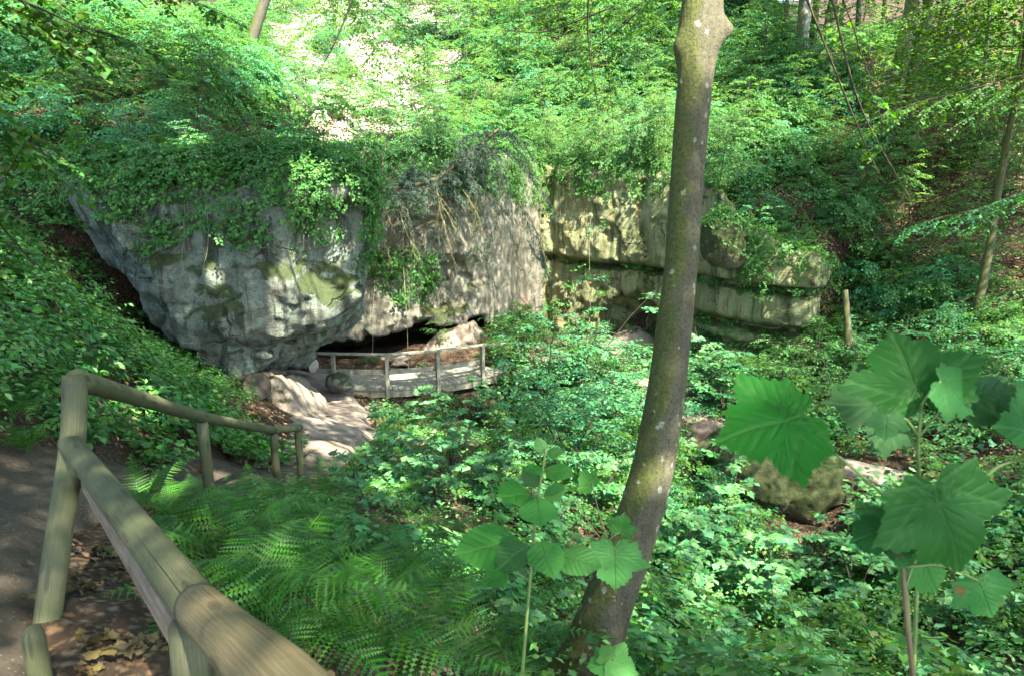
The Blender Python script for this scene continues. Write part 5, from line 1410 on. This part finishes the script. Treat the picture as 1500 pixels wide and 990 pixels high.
rs = np.random.RandomState(5)
cen = path[-1] + np.array([0, -.4, 2.6])
P, D, N, l, cl = crown_leaves(rs, cen + np.array([-1.2, .3, .5]), (6, 5.5, 2.8), int(150 * DENS * .85), 140, .11)
for i in range(26):
    a = path[110 + (i * 7) % 19]; b = cl[i]; m = (a + b) / 2 + np.array([0, 0, .5])
    if pix(b)[1] > -150 and pix(b)[2] > 0 and pix(b)[2] < 9: continue
    mb.add(*tube(catmull([a, m, b], 9), np.linspace(.045, .008, 9), 6, False))
obj('trunk', fin('trunk'), e)
obj('crown', leaf_mesh('crown', (P, D, N, l), T_maple(), M['canopy'], e.location), e)

# --- trunks seen on the hills
def hill_tree(px, py, d0, w_px, label, mat, seed, lean=(0, 0), H=13, cr=(4.2, 4.2, 3.6), ncl=240, per=66, leaf=.15, lm='canopy', cz=.72, **k):
    p = onr(px, py, d0); dd = pix(p)[2]
    return forest_tree(p, H, w_px / 2000 * dd, (lean[0] * cz, lean[1] * cz, H * cz), cr, ncl, per, leaf, label, M[mat], M[lm], lean, seed, **k)
hill_tree(1172, 95, 33, 19, 'pale smooth beech trunk at the top right of the cliff slope', 'trunk_pale', 11)
hill_tree(1190, 70, 35, 11, 'thin dark trunk just right of the pale beech', 'trunk_dark', 12, cr=(3, 3, 3))
hill_tree(1208, 72, 36, 15, 'brown trunk third in the cluster beside the pale beech', 'trunk_dark', 13, lean=(1.2, 0), cr=(3, 3, 3))
hill_tree(1148, 60, 38, 7, 'slim dark trunk left of the pale beech', 'trunk_dark', 14, cr=(3, 3, 3))
hill_tree(1300, 210, 25.5, 24, 'dark twin-stemmed trunk in the middle of the right hillside', 'trunk_dark', 15, lean=(.8, 0))
hill_tree(1322, 190, 26, 17, 'slightly paler second stem leaning beside the dark twin-stemmed trunk', 'trunk_dark', 16, lean=(1.2, .4), cr=(3, 3, 3))
hill_tree(1425, 480, 18.0, 13, 'thin dark tree standing at the right edge among low leaves', 'trunk_dark', 17, lean=(1.0, .6), H=10, cr=(3, 3, 2.6))
hill_tree(350, 118, 27, 17, 'leaning mossy trunk in the bright clearing at upper left', 'trunk_dark', 18, lean=(5, 1), cr=(3.6, 3.6, 3))
hill_tree(1098, 40, 42, 9, 'distant thin trunk behind the leaning trunk at the top', 'trunk_dark', 19, cr=(3, 3, 3))
for i, (px, py, d0, w_) in enumerate([(1255, 60, 44, 8), (1290, 70, 45, 7), (1345, 75, 44, 8), (1385, 70, 45, 6), (1420, 85, 42, 8), (1465, 90, 42, 9), (1490, 100, 40, 7), (1230, 50, 46, 6), (1368, 110, 38, 6), (1440, 130, 36, 6), (1480, 160, 33, 6)]):
    hill_tree(px, py, d0, w_, 'slim far trunk in the bright forest at top right', 'trunk_dark' if i % 3 else 'trunk_pale', 30 + i, lean=(RS.uniform(-1, 1), 0), H=12, cr=(3.2, 3.2, 3.4), ncl=60, per=60, lm='beech_y', group='slim trunks in the far forest', cull=True)
for i, (px, py, d0, w_) in enumerate([(560, 5, 48, 8), (660, 10, 47, 9), (780, 5, 48, 8), (880, 20, 46, 8), (990, 10, 47, 9), (300, 15, 40, 8), (450, -10, 50, 8), (180, 20, 32, 9), (80, 30, 28, 8)]):
    hill_tree(px, py, d0, w_, 'far slim trunk half hidden by foliage along the top', 'trunk_dark', 50 + i, lean=(RS.uniform(-1, 1), 0), H=12, cr=(3.6, 3.6, 3.6), ncl=80, per=60, lm='canopy', group='half-hidden trunks along the top', cull=True)

p_ = onr(970, 660, 15.0)  # hidden tree added so that its crown shades the cave wall
forest_tree(p_, 15, .125, (-1.2, -1.0, 14.6), (5.6, 5.2, 2.6), 290, 70, .14, 'unseen slender tree added behind the leaning trunk, its crown placed to shade the cave rock', M['trunk_dark'], M['canopy'], (.42, 0), 79, sway=.0008, limb0=.8)
# --- unseen trees outside the frame, crowns placed and shifted to shade the scene
for i, (x, y, H, cr, ncl) in enumerate([(-9.5, 8.0, 11, (4.8, 4.5, 2.8), 180), (1, -4, 11, (5.5, 5, 2.8), 170), (-5, -1.5, 10, (4.5, 4.5, 2.5), 120), (-9.5, 2.5, 11, (5, 5, 3.0), 60), (4.5, -5, 13, (6, 6, 3.2), 170), (12, 4, 13, (5.5, 6, 3.2), 160), (16, 12, 13, (5.5, 6, 3.2), 210), (-4, -7, 12, (5.5, 5, 3), 130), (19, -2, 15, (6, 6, 3.5), 150), (21, 22, 13, (5, 5, 3.5), 190), (10, -12, 15, (6.5, 6, 3.5), 150), (-13, 9, 12, (5.2, 5, 2.8), 150), (-17, 18, 12, (5, 5, 3.5), 110)]):
    forest_tree((x, y, gz(x, y)), H, .24, ((5.5, -1.5, H * .86) if i == 0 else (6.2, 2.2, H * .9) if (x, y) == (-13, 9) else (-1.5, 4, H * .86) if (x, y) == (16, 12) else (0, 0, H * .86)), cr, int(ncl * DENS * .85), 150, .115, 'unseen tall tree outside the frame, its crown placed to shade the ravine', M['trunk_pale'], M['canopy'], (0, 0), 80 + i, 'unseen shade trees around the viewpoint', limbs=8, clr=.85)

# ================================================================== boughs hanging into the picture
def bough(name, p0, p1, sub, leaf, tmpl, mat, label, seed, droop=.2, length=.9, twigs=6, rad=.012, gap_=1.0, cat='branch', downs=.15, tw=.45):
    rs = np.random.RandomState(seed); L = Leaves(); wood = []
    p0, p1 = np.asarray(p0), np.asarray(p1)
    n = 14; t = np.linspace(0, 1, n)[:, None]; ln = np.linalg.norm(p1 - p0)
    path = p0 + (p1 - p0) * t + np.array([0, 0, droop * ln]) * (t - t * t) + np.cumsum(rs.normal(0, .012 * ln, (n, 3)), 0) * t * (1 - t) * 2
    wood.append((path, np.linspace(rad, rad * .3, n), 7))
    T = norm(np.gradient(path, axis=0))
    for k in range(sub):
        u = .08 + .92 * (k + rs.uniform(0, .9)) / sub; i = min(int(u * (n - 1)), n - 1)
        S = norm(np.cross(T[i], [0, 0, 1.0])) * (1 if k % 2 else -1)
        spray(L, wood, rs, path[i], T[i] * .6 + S * rs.uniform(.3, 1.0) + np.array([0, 0, -downs + rs.uniform(-.2, .2)]), length * (1.1 - .5 * u) * rs.uniform(.6, 1.2), leaf, rad * .35, twigs, .22, tw, gap_)
    e = empty(name, p0, 0, label, cat)
    obj('wood', wood_mesh('wood', wood, M['twig'], p0), e)
    obj('leaves', leaf_mesh('leaves', L, tmpl, mat, p0), e)
    return e
OV = T_ovate(.62)
bough('hornbeam_branch', W(-140, -60, 3.6), W(150, 60, 4.6), 9, .075, OV, M['darkleaf'], 'dark leafy branch hanging into the top left corner', 201, .05, .75, 6)
bough('hornbeam_branch', W(-160, 60, 3.4), W(70, 230, 4.6), 8, .07, OV, M['darkleaf'], 'dark leafy branch at the left edge below the corner branch', 202, .05, .6, 6)
bough('hornbeam_branch', W(-140, 220, 3.6), W(50, 390, 5.0), 6, .065, OV, M['darkleaf'], 'drooping leafy twig at the left edge above the bramble bank', 203, .05, .5, 5)
bough('beech_branch', W(-60, -120, 6), W(330, 20, 8.5), 9, .085, OV, M['beech'], 'long beech branch across the top left', 204, .05, 1.0, 6)
bough('beech_branch', W(340, -150, 10), W(620, 60, 12), 9, .085, T_simple(), M['beech_y'], 'bright beech branch hanging over the sunlit clearing', 205, .05, 1.3, 6, .014, 1.2)
bough('beech_branch', W(1010, -90, 11), W(690, 90, 13), 11, .09, T_simple(), M['beech_y'], 'leafy branch reaching left from the leaning trunk at top centre', 206, .05, 1.5, 7, .016, 1.1)
bough('beech_branch', W(1040, -60, 9), W(840, 110, 11), 9, .085, T_simple(), M['beech_y'], 'yellow-green branch left of the trunk knob', 207, .03, 1.2, 6, .014, 1.1)
bough('beech_branch', W(860, -120, 12), W(900, 200, 14.5), 8, .085, T_simple(), M['beech'], 'drooping branch hanging in front of the slope above the cliff', 208, .02, 1.3, 6, .012)
bough('beech_branch', W(1700, 60, 12), W(1290, 170, 14.5), 12, .09, T_simple(), M['beech'], 'flat leafy branch reaching in from the right edge, upper', 209, .04, 1.6, 7, .016, 1.05)
bough('beech_branch', W(1720, 220, 11), W(1330, 330, 13.5), 12, .09, T_simple(), M['shrub'], 'flat leafy branch reaching in from the right edge, middle', 210, .04, 1.5, 7, .016, 1.05)
bough('beech_branch', W(1680, -60, 13), W(1240, 50, 16), 12, .09, T_simple(), M['beech_y'], 'bright leafy branch along the top right edge', 211, .04, 1.8, 7, .016, 1.1)
bough('beech_branch', W(1720, 400, 11), W(1400, 440, 13), 9, .085, T_simple(), M['beech'], 'low dark leafy branch at the right edge', 212, .04, 1.3, 6, .014)
bough('maple_branch', W(1215, -60, 8.5), W(1310, 250, 9.8), 5, .11, T_maple(), M['beech_y'], 'thin hanging maple twig with bright leaves on the right', 213, .0, .7, 4, .010, 2.4)
bough('beech_branch', W(600, -90, 15), W(430, 60, 17), 9, .10, T_simple(), M['beech_y'], 'glowing beech branch in front of the white clearing, lower left', 214, .04, 1.5, 6, .014, 1.2)
bough('beech_branch', W(430, -110, 14), W(600, 130, 16.5), 9, .10, T_simple(), M['beech_y'], 'glowing beech branch drooping across the middle of the clearing', 215, .04, 1.4, 6, .014, 1.2)
bough('beech_branch', W(790, 150, 27.5), W(870, 285, 25.6), 8, .10, T_simple(), M['beech'], 'branch hanging over the cliff top left of the trunk', 216, .06, 1.3, 6, .014, 1.0)
bough('beech_branch', W(900, 170, 26), W(972, 290, 23.6), 8, .10, T_simple(), M['beech'], 'branch drooping over the cliff just left of the trunk', 217, .06, 1.3, 6, .014, 1.0)
bough('beech_branch', W(840, 210, 26), W(878, 350, 24.9), 4, .09, T_simple(), M['shrub'], 'thin spray dangling down the cliff face', 218, .0, .7, 4, .008, 1.4)
bough('beech_branch', W(700, 130, 24), W(640, 270, 20.5), 8, .10, T_simple(), M['beech_y'], 'leafy branch hanging over the rock wall above the cave', 219, .06, 1.3, 6, .014, 1.0)
for i, (a, b, c) in enumerate([((520, -10, 9), (492, 60, 9.3), (465, 110, 9.6)), ((862, -10, 8), (862, 60, 8.4), (876, 160, 9)), ((1216, -10, 7), (1262, 160, 7.6), (1338, 300, 8.6)), ((1180, -5, 7.4), (1258, 190, 8.2), (1290, 260, 8.8)), ((900, 10, 9), (800, 46, 9.6), (730, 44, 10))]):
    stick('hanging_twig', [W(*a), W(*b), W(*c)], .013, M['twig'], ['bare dark twig curving over the sunlit clearing', 'bare twig hanging down left of the leaning trunk', 'long thin bare twig slanting down on the right', 'second bare twig crossing the long slanting one', 'bare horizontal twig above the cliff slope'][i], 'twig', .35, 6)

# ------------------------------------------------------------------ fallen spruce hanging over the cave rock
rs = np.random.RandomState(9)
fs = empty('fallen_spruce', W(500, 292, 18.5), 0, 'fallen spruce with drooping dark boughs and withered twigs over the cave rock', 'tree')
limb = catmull([W(470, 285, 17.6), W(520, 278, 18.2), W(575, 278, 18.8), W(640, 262, 19.3), (W(690, 225, 19.8)), W(730, 190, 20.4)], 26)
wood = [(limb, np.linspace(.10, .05, 26), 9), (catmull([W(500, 284, 18), W(555, 262, 18.2), W(562, 220, 18.4), W(575, 180, 18.6)], 12), np.linspace(.045, .012, 12), 6), (catmull([W(486, 285, 17.8), W(502, 250, 17.8), W(520, 200, 18)], 10), np.linspace(.04, .01, 10), 6)]
dead = []; L = Leaves(); L2 = Leaves()
def sprucebough(p, dirv, ln, needles=True):
    n = 12; t = np.linspace(0, 1, n)[:, None]
    path = p + norm(dirv) * ln * t + np.array([0, 0, -.55 * ln]) * t ** 1.7 + np.cumsum(rs.normal(0, .02, (n, 3)), 0) * ln
    (wood if needles else dead).append((path, np.linspace(.016, .004, n), 5))
    for k in range(16 if needles else 9):
        u = .1 + .9 * (k + rs.uniform(0, 1)) / 16 if needles else rs.uniform(.15, 1)
        i = min(int(u * (n - 1)), n - 2); T = norm(path[i + 1] - path[i]); S = norm(np.cross(T, [0, .3, 1.0])) * (1 if k % 2 else -1)
        l2 = ln * .42 * (1.1 - .6 * u) * rs.uniform(.6, 1.2); m = 6; uu = np.linspace(0, 1, m)[:, None]
        tp = path[i] + norm(T * .8 + S * rs.uniform(.4, .9)) * l2 * uu + np.array([0, 0, -.35 * l2]) * uu ** 2 + np.cumsum(rs.normal(0, .02, (m, 3)), 0) * l2
        (wood if needles else dead).append((tp, np.linspace(.006, .002, m), 3))
        if needles:
            q = int(l2 / .009); tt = rs.uniform(0, 1, q); P = np.stack([np.interp(tt, uu[:, 0], tp[:, c]) for c in range(3)], -1)
            T2 = norm(tp[-1] - tp[0]); L.add(P, norm(T2 * .5 + rdir(rs, q) * .8), rdir(rs, q), rs.uniform(.06, .11, q))
        else:
            q = 7; tt = rs.uniform(.2, 1, q); P = np.stack([np.interp(tt, uu[:, 0], tp[:, c]) for c in range(3)], -1)
            for pp in P:
                e_ = pp + norm(rs.normal(0, 1, 3) + [0, 0, -1.0]) * rs.uniform(.06, .22); dead.append((np.array([pp, (pp + e_) / 2 + rs.normal(0, .01, 3), e_]), np.array([.003, .0025, .0015]), 3))
for k in range(46):
    u = rs.uniform(.35, 1); i = int(u * 25); sprucebough(limb[i] + rs.normal(0, .08, 3), [rs.uniform(-.5, 1.1), rs.uniform(-1, .6), rs.uniform(-.5, .5)], rs.uniform(.7, 1.5), True)
for px, py in ((700, 300), (760, 300), (780, 330), (690, 350), (740, 250), (790, 270), (660, 280), (610, 290), (640, 320), (720, 340), (770, 350), (690, 260), (750, 210), (720, 290)):
    sprucebough(W(px, py, 19.9), [rs.uniform(-.2, .5), -.4, -.4], rs.uniform(.8, 1.5), True)
for k in range(15):
    u = rs.uniform(.3, 1); i = int(u * 25); sprucebough(limb[i] + rs.normal(0, .15, 3) + [0, 0, -.2], [rs.uniform(-.6, 1.2), rs.uniform(-1, .3), rs.uniform(-1.0, .1)], rs.uniform(.6, 1.4), False)
for px, py in ((600, 300), (640, 310), (680, 320), (720, 310), (580, 310), (770, 320), (790, 330), (700, 280)):
    sprucebough(W(px, py, 19.7), [rs.uniform(-.3, .6), -.3, -.6], rs.uniform(.7, 1.3), False)
obj('trunk', wood_mesh('trunk', wood, M['stump'], fs.location), fs)
obj('dead_twigs', wood_mesh('dead_twigs', dead, M['deadtwig'], fs.location), fs)
obj('needles', leaf_mesh('needles', L, T_needle(), M['needle'], fs.location), fs)

# hanging roots and vines on the rocks
vines = [((272, 285, 12.5), (274, 400, 12.2), 'pale vine hanging down the left half of the boulder'), ((303, 310, 12.3), (305, 440, 12.2), 'longest pale vine on the boulder face'), ((590, 385, 19.9), (596, 560, 18.9), 'thin root hanging from the cave rock in front of the bridge'),
         ((548, 400, 20.1), (545, 520, 19.9), 'thin root hanging across the dark cave mouth'), ((862, 215, 25.2), (864, 400, 24.9), 'pale hanging root on the cliff left of the trunk')]
for i, (a, b, lab) in enumerate(vines):
    a, b = W(*a), W(*b); rs = np.random.RandomState(900 + i)
    t = np.linspace(0, 1, 7)[:, None]; pts = a + (b - a) * t + np.cumsum(rs.normal(0, .02, (7, 3)), 0)
    stick('hanging_vine', list(pts), .011, M['deadtwig'], lab, 'vine', .5, 5)

# ================================================================== plants close to the lens
def big_leaf(kind, size, seed, cup=.1, fold=.12):
    """modelled leaf: radial grid with veins; y along the midrib from the petiole"""
    rs = np.random.RandomState(seed)
    n = 200
    if kind == 'maple':
        half = [(.015, .0), (.10, -.13), (.26, -.17), (.36, -.10), (.56, -.10), (.56, .04), (.62, .12), (.68, .25), (.86, .42), (.80, .47), (.64, .53), (.51, .58), (.39, .58), (.44, .70), (.37, .79), (.24, .87), (.10, .93), (0, 1.06)]
        pl = np.array(half + [(-x_, y_) for x_, y_ in half[-2::-1]])
        pl = pl + rs.normal(0, .018, pl.shape) * (np.abs(pl[:, :1]) > .05)
        pl = np.vstack([pl, pl[:1]])
        sl = np.concatenate([[0], np.cumsum(np.linalg.norm(np.diff(pl, axis=0), axis=1))]); su = np.linspace(0, sl[-1], n, endpoint=False)
        bx, by = np.interp(su, sl, pl[:, 0]), np.interp(su, sl, pl[:, 1]); cx, cy = 0, .22
        tooth = 1 + .075 * (((su / sl[-1] * 40) % 1) - .5)
        bx, by = bx * tooth, cy + (by - cy) * tooth
        lobes = [(0, 1.0, 0), (.95, .85, 0), (-.95, .85, 0), (1.75, .5, 0), (-1.75, .5, 0)]
        veins = [(a, l) for a, l, _ in lobes]
    else:
        th = np.linspace(0, 2 * math.pi, n, endpoint=False)
        yy = .5 - .5 * np.cos(th); ww = .36 * np.sin(math.pi * np.clip(yy, 0, 1) ** .85) ** .75
        ww = ww * (1 - .35 * np.clip((yy - .8) / .2, 0, 1))
        bx = np.where(th < math.pi, 1, -1) * np.abs(ww) * (1 + .02 * np.sin(th * 40)); by = yy; cx, cy = 0, .45
        veins = []
    R_ = 12; V = [[cx, cy]]
    for k in range(1, R_ + 1): V += list(np.stack([cx + (bx - cx) * k / R_, cy + (by - cy) * k / R_], -1))
    V = np.array(V); x, y = V[:, 0], V[:, 1]
    vein = np.zeros(len(V))
    if kind == 'maple':
        for a, l in veins:
            al = x * math.sin(a) + y * math.cos(a); ac = np.abs(x * math.cos(a) - y * math.sin(a))
            vein = np.maximum(vein, np.exp(-(ac / .016) ** 2) * (al > -.02))
            vein = np.maximum(vein, .8 * np.exp(-(((al - ac * 1.1) % .17 - .085) / .016) ** 2) * (ac < .30 * al + .05) * (al > .1))
    else:
        vein = np.exp(-(x / .016) ** 2)
        vein = np.maximum(vein, .7 * np.exp(-(((y - np.abs(x) * .9) % .13 - .065) / .014) ** 2))
    rr = np.hypot(x - cx, (y - cy))
    z = -cup * rr ** 2 + fold * np.abs(x) * .5 - .03 * vein + .025 * np.sin(x * 7 + rs.uniform(0, 6)) + .02 * np.sin(y * 8 + rs.uniform(0, 6))
    f = [np.array([[0, 1 + (i + 1) % n, 1 + i] for i in range(n)])]
    q = []
    for k in range(R_ - 1):
        a0, b0 = 1 + k * n, 1 + (k + 1) * n
        q += [(a0 + i, a0 + (i + 1) % n, b0 + (i + 1) % n, b0 + i) for i in range(n)]
    f.append(np.array(q))
    return np.stack([x, y, z], -1) * size, f, vein

def leafy_stem(name, label, mat_leaf, mat_stem, stem_pts, stem_r, leaves, cat='seedling'):
    """leaves: (kind, attach px/py/d on the stem, leaf base point, tip point, facing normal, size)"""
    base = np.asarray(stem_pts[0])
    e = empty(name, base, 0, label, cat)
    mb = MB(); pth = catmull(stem_pts, 24); mb.add(*tube(pth, np.linspace(stem_r, stem_r * .6, 24), 8))
    obj('stem', mb.mesh('stem', mat_stem, True, base), e)
    for i, (kind, att, lb, tip, nrm, cup) in enumerate(leaves):
        lb, tip, att = map(np.asarray, (lb, tip, att)); y = norm(tip - lb); s = norm(np.cross(y, nrm)); nn = np.cross(s, y)
        size = np.linalg.norm(tip - lb)
        v, f, vein = big_leaf(kind, size, hash_i(name, i), cup)
        V = lb + v[:, 0:1] * s + v[:, 1:2] * y + v[:, 2:3] * nn
        lo_ = obj('leaf', mesh_arr('leaf', V - base, f, [mat_leaf], True, None, None, {'vein': vein}), e)
        if np.linalg.norm(att - lb) > .004:
            mb = MB(); m = (att + lb) / 2 + np.array([0, 0, .12 * np.linalg.norm(att - lb)]); mb.add(*tube(catmull([att, m, lb], 8), np.linspace(.0022, .0015, 8), 6))
            obj('petiole', mb.mesh('petiole', M['stem'], True, base), lo_)
            bpy.data.objects[-1] if False else None
    return e
def hash_i(n, i): return (sum(map(ord, n)) * 31 + i * 7) % 100000

TO = lambda p: norm(-np.asarray(p))            # towards the lens
def N_(p, up=.8): return norm(TO(p) * (1 - up) + np.array([0, 0, 1.0]) * up)
# sycamore seedling, right
D0 = .95
S0 = [W(1352, 1080, 1.02), W(1338, 990, 1.0), W(1326, 880, .99), W(1322, 800, .98), W(1330, 740, .97)]
lv = []
def LF(att, b, t, up=.55, cup=.12, d=D0, dt=None, kind='maple'):
    lv.append((kind, W(*att), W(b[0], b[1], d), W(t[0], t[1], dt or d), N_(W(b[0], b[1], d), up), cup))
LF((1328, 750, .97), (1368, 708, .94), (1412, 838, .84), .62, .14, .94)
LF((1326, 800, .98), (1318, 770, .99), (1248, 790, .96), .5, .15, .99)
LF((1326, 860, .99), (1345, 812, 1.0), (1378, 868, .95), .45, .2, 1.0)
LF((1326, 830, .99), (1432, 850, 1.0), (1455, 905, .95), .4, .15, 1.0)
leafy_stem('sycamore_seedling', 'sycamore seedling with very large leaves close to the lens at lower right', M['bigleaf'], M['redstem'], S0, .0045, lv)
S1 = [W(1338, 990, 1.12), W(1343, 860, 1.1), W(1346, 720, 1.08), W(1345, 650, 1.06), W(1350, 590, 1.05)]
lv = []
LF((1346, 640, 1.06), (1352, 590, 1.05), (1308, 486, 1.08), .45, .1, 1.05, 1.12)
LF((1346, 600, 1.05), (1378, 558, 1.03), (1430, 606, .95), .6, .12, 1.03)
LF((1346, 640, 1.06), (1318, 600, 1.08), (1215, 585, 1.0), .5, .15, 1.08)
LF((1346, 640, 1.06), (1410, 580, 1.1), (1500, 570, 1.08), .5, .15, 1.1)
LF((1346, 640, 1.06), (1300, 608, 1.0), (1296, 645, .90), .6, .12, 1.0)
leafy_stem('sycamore_seedling', 'taller sycamore seedling with leaves overlapping above the largest one', M['bigleaf'], M['stem'], S1, .0035, lv)
S2 = [W(1335, 1000, 1.03), W(1328, 860, 1.03), W(1305, 745, 1.01), W(1262, 697, .97), W(1212, 655, .945)]
lv = []
LF((1200, 640, .94), (1178, 608, .93), (1052, 642, .86), .5, .10, .93)
leafy_stem('sycamore_seedling', 'single big sycamore leaf reaching left in front of the ravine path', M['bigleaf'], M['stem'], S2, .0024, lv)
S3 = [W(1400, 760, 1.0), W(1450, 692, 1.0), W(1490, 672, 1.0), W(1540, 640, 1.0)]
lv = []
LF((1530, 645, 1.0), (1540, 640, 1.0), (1460, 622, .95), .5, .1, 1.0)
LF((1540, 640, 1.0), (1545, 600, 1.05), (1490, 560, 1.05), .5, .1, 1.05)
leafy_stem('sycamore_seedling', 'sycamore twig with cut-off leaves at the right edge', M['bigleaf'], M['stem'], S3, .003, lv)

# ovate-leaved seedling, centre
S4 = [W(764, 1000, 1.72), W(772, 900, 1.7), W(780, 810, 1.68), W(786, 740, 1.66), W(795, 690, 1.65), W(800, 655, 1.65)]
lv = []
def OL(att, b, t, up=.6, d=1.66, dt=None): LF((att[0], att[1], d), b, t, up, .08, d, dt, 'ovate')
OL((781, 800), (776, 795), (728, 832), .6, 1.68, 1.6); OL((781, 800), (790, 798), (812, 836), .6, 1.68, 1.62)
OL((778, 830), (760, 808), (736, 840), .5, 1.66, 1.6); OL((781, 805), (762, 790), (664, 812), .45, 1.7, 1.62)
OL((781, 805), (815, 812), (882, 830), .5, 1.68, 1.62); OL((775, 850), (742, 836), (706, 858), .5, 1.7, 1.65); OL((781, 805), (790, 790), (812, 846), .5, 1.6, 1.5)
OL((788, 735), (780, 722), (730, 724), .55, 1.66, 1.58); OL((788, 735), (786, 730), (792, 772), .7, 1.62, 1.5); OL((790, 730), (796, 726), (832, 714), .5, 1.68, 1.66); OL((790, 720), (788, 712), (766, 682), .4, 1.66, 1.68)
OL((797, 690), (800, 686), (840, 696), .5, 1.66, 1.62); OL((797, 690), (794, 684), (770, 690), .5, 1.66, 1.62); OL((800, 660), (798, 664), (786, 640), .4, 1.65, 1.67); OL((800, 660), (801, 664), (826, 660), .5, 1.65, 1.64)
leafy_stem('dogwood_seedling', 'upright seedling with pairs of oval leaves in the foreground centre', M['ovate'], M['stem'], S4, .0045, lv)
# small maple twig in front of the trunk
S5 = [W(880, 860, 2.6), W(893, 806, 2.6), W(880, 760, 2.6), W(866, 705, 2.6)]
lv = []
LF((893, 806, 2.6), (900, 800, 2.55), (900, 862, 2.45), .5, .1, 2.55); LF((893, 806, 2.6), (888, 802, 2.6), (862, 820, 2.55), .5, .1, 2.6); LF((893, 806, 2.6), (906, 800, 2.6), (926, 826, 2.55), .5, .1, 2.6); LF((893, 790, 2.6), (908, 780, 2.6), (914, 752, 2.6), .4, .1, 2.6); LF((868, 710, 2.6), (868, 712, 2.6), (850, 690, 2.6), .5, .1, 2.6)
leafy_stem('maple_seedling', 'small maple seedling with hanging leaves in front of the trunk', M['ovate'], M['redstem'], S5, .0035, lv)
S6 = [W(893, 806, 2.62), W(870, 775, 2.62), W(850, 745, 2.62), W(846, 728, 2.62)]
leafy_stem('dead_twig', 'bare thin forked twig left of the leaning trunk', M['ovate'], M['redstem'], S6, .003, [], 'twig')
lv = []
S7 = [W(880, 1010, 2.4), W(890, 985, 2.4), W(893, 968, 2.4)]
LF((893, 968, 2.4), (893, 970, 2.4), (860, 975, 2.35), .6, .1, 2.4); LF((893, 968, 2.4), (893, 968, 2.4), (936, 985, 2.3), .6, .1, 2.4); LF((893, 968, 2.4), (892, 966, 2.4), (882, 945, 2.42), .5, .1, 2.4)
leafy_stem('maple_seedling', 'maple seedling at the bottom edge by the trunk foot', M['ovate'], M['stem'], S7, .0035, lv)
# ------------------------------------------------------------------ light, sky, camera
w = bpy.data.worlds.new('World'); SC.world = w; w.use_nodes = True
nt = w.node_tree; nt.nodes.clear()
sky = nt.nodes.new('ShaderNodeTexSky'); sky.sky_type = 'NISHITA'; sky.sun_disc = False
sky.sun_elevation = math.asin(SUN[2]); sky.sun_rotation = math.atan2(SUN[0], SUN[1])
bg = nt.nodes.new('ShaderNodeBackground'); bg.inputs[1].default_value = SKY_STR
ow = nt.nodes.new('ShaderNodeOutputWorld')
nt.links.new(sky.outputs[0], bg.inputs[0]); nt.links.new(bg.outputs[0], ow.inputs[0])
ld = bpy.data.lights.new('sun', 'SUN'); ld.energy = SUN_STR; ld.angle = R(.53); ld.color = (1, .95, .86)
lo_ = bpy.data.objects.new('sun', ld); COL.objects.link(lo_)
lo_.rotation_euler = Vector(SUN).to_track_quat('Z', 'Y').to_euler(); lo_.location = (5, -10, 30)
cd = bpy.data.cameras.new('camera'); cam = bpy.data.objects.new('camera', cd); COL.objects.link(cam)
cam.location = (0, 0, 0); cam.rotation_euler = (R(90) - PITCH, 0, 0)
cd.lens = 24; cd.sensor_width = 36; cd.clip_start = .02; cd.clip_end = 2000
cd.dof.use_dof = True; cd.dof.focus_distance = 14; cd.dof.aperture_fstop = 8.0
SC.camera = cam
SC.view_settings.view_transform = 'Standard'; SC.view_settings.look = 'None'
SC.view_settings.gamma = 1; SC.view_settings.use_curve_mapping = False
SC.view_settings.exposure = EXPO
SC.view_settings.use_white_balance = True; SC.view_settings.white_balance_temperature = 6750; SC.view_settings.white_balance_tint = 6
SC.render.engine = 'CYCLES'
SC.cycles.use_denoising = True
SC.cycles.max_bounces = 8; SC.cycles.diffuse_bounces = 5; SC.cycles.transmission_bounces = 5; SC.cycles.transparent_max_bounces = 4
SC.cycles.caustics_reflective = False; SC.cycles.caustics_refractive = False
SC.cycles.sample_clamp_indirect = 6
bpy.context.view_layer.update()
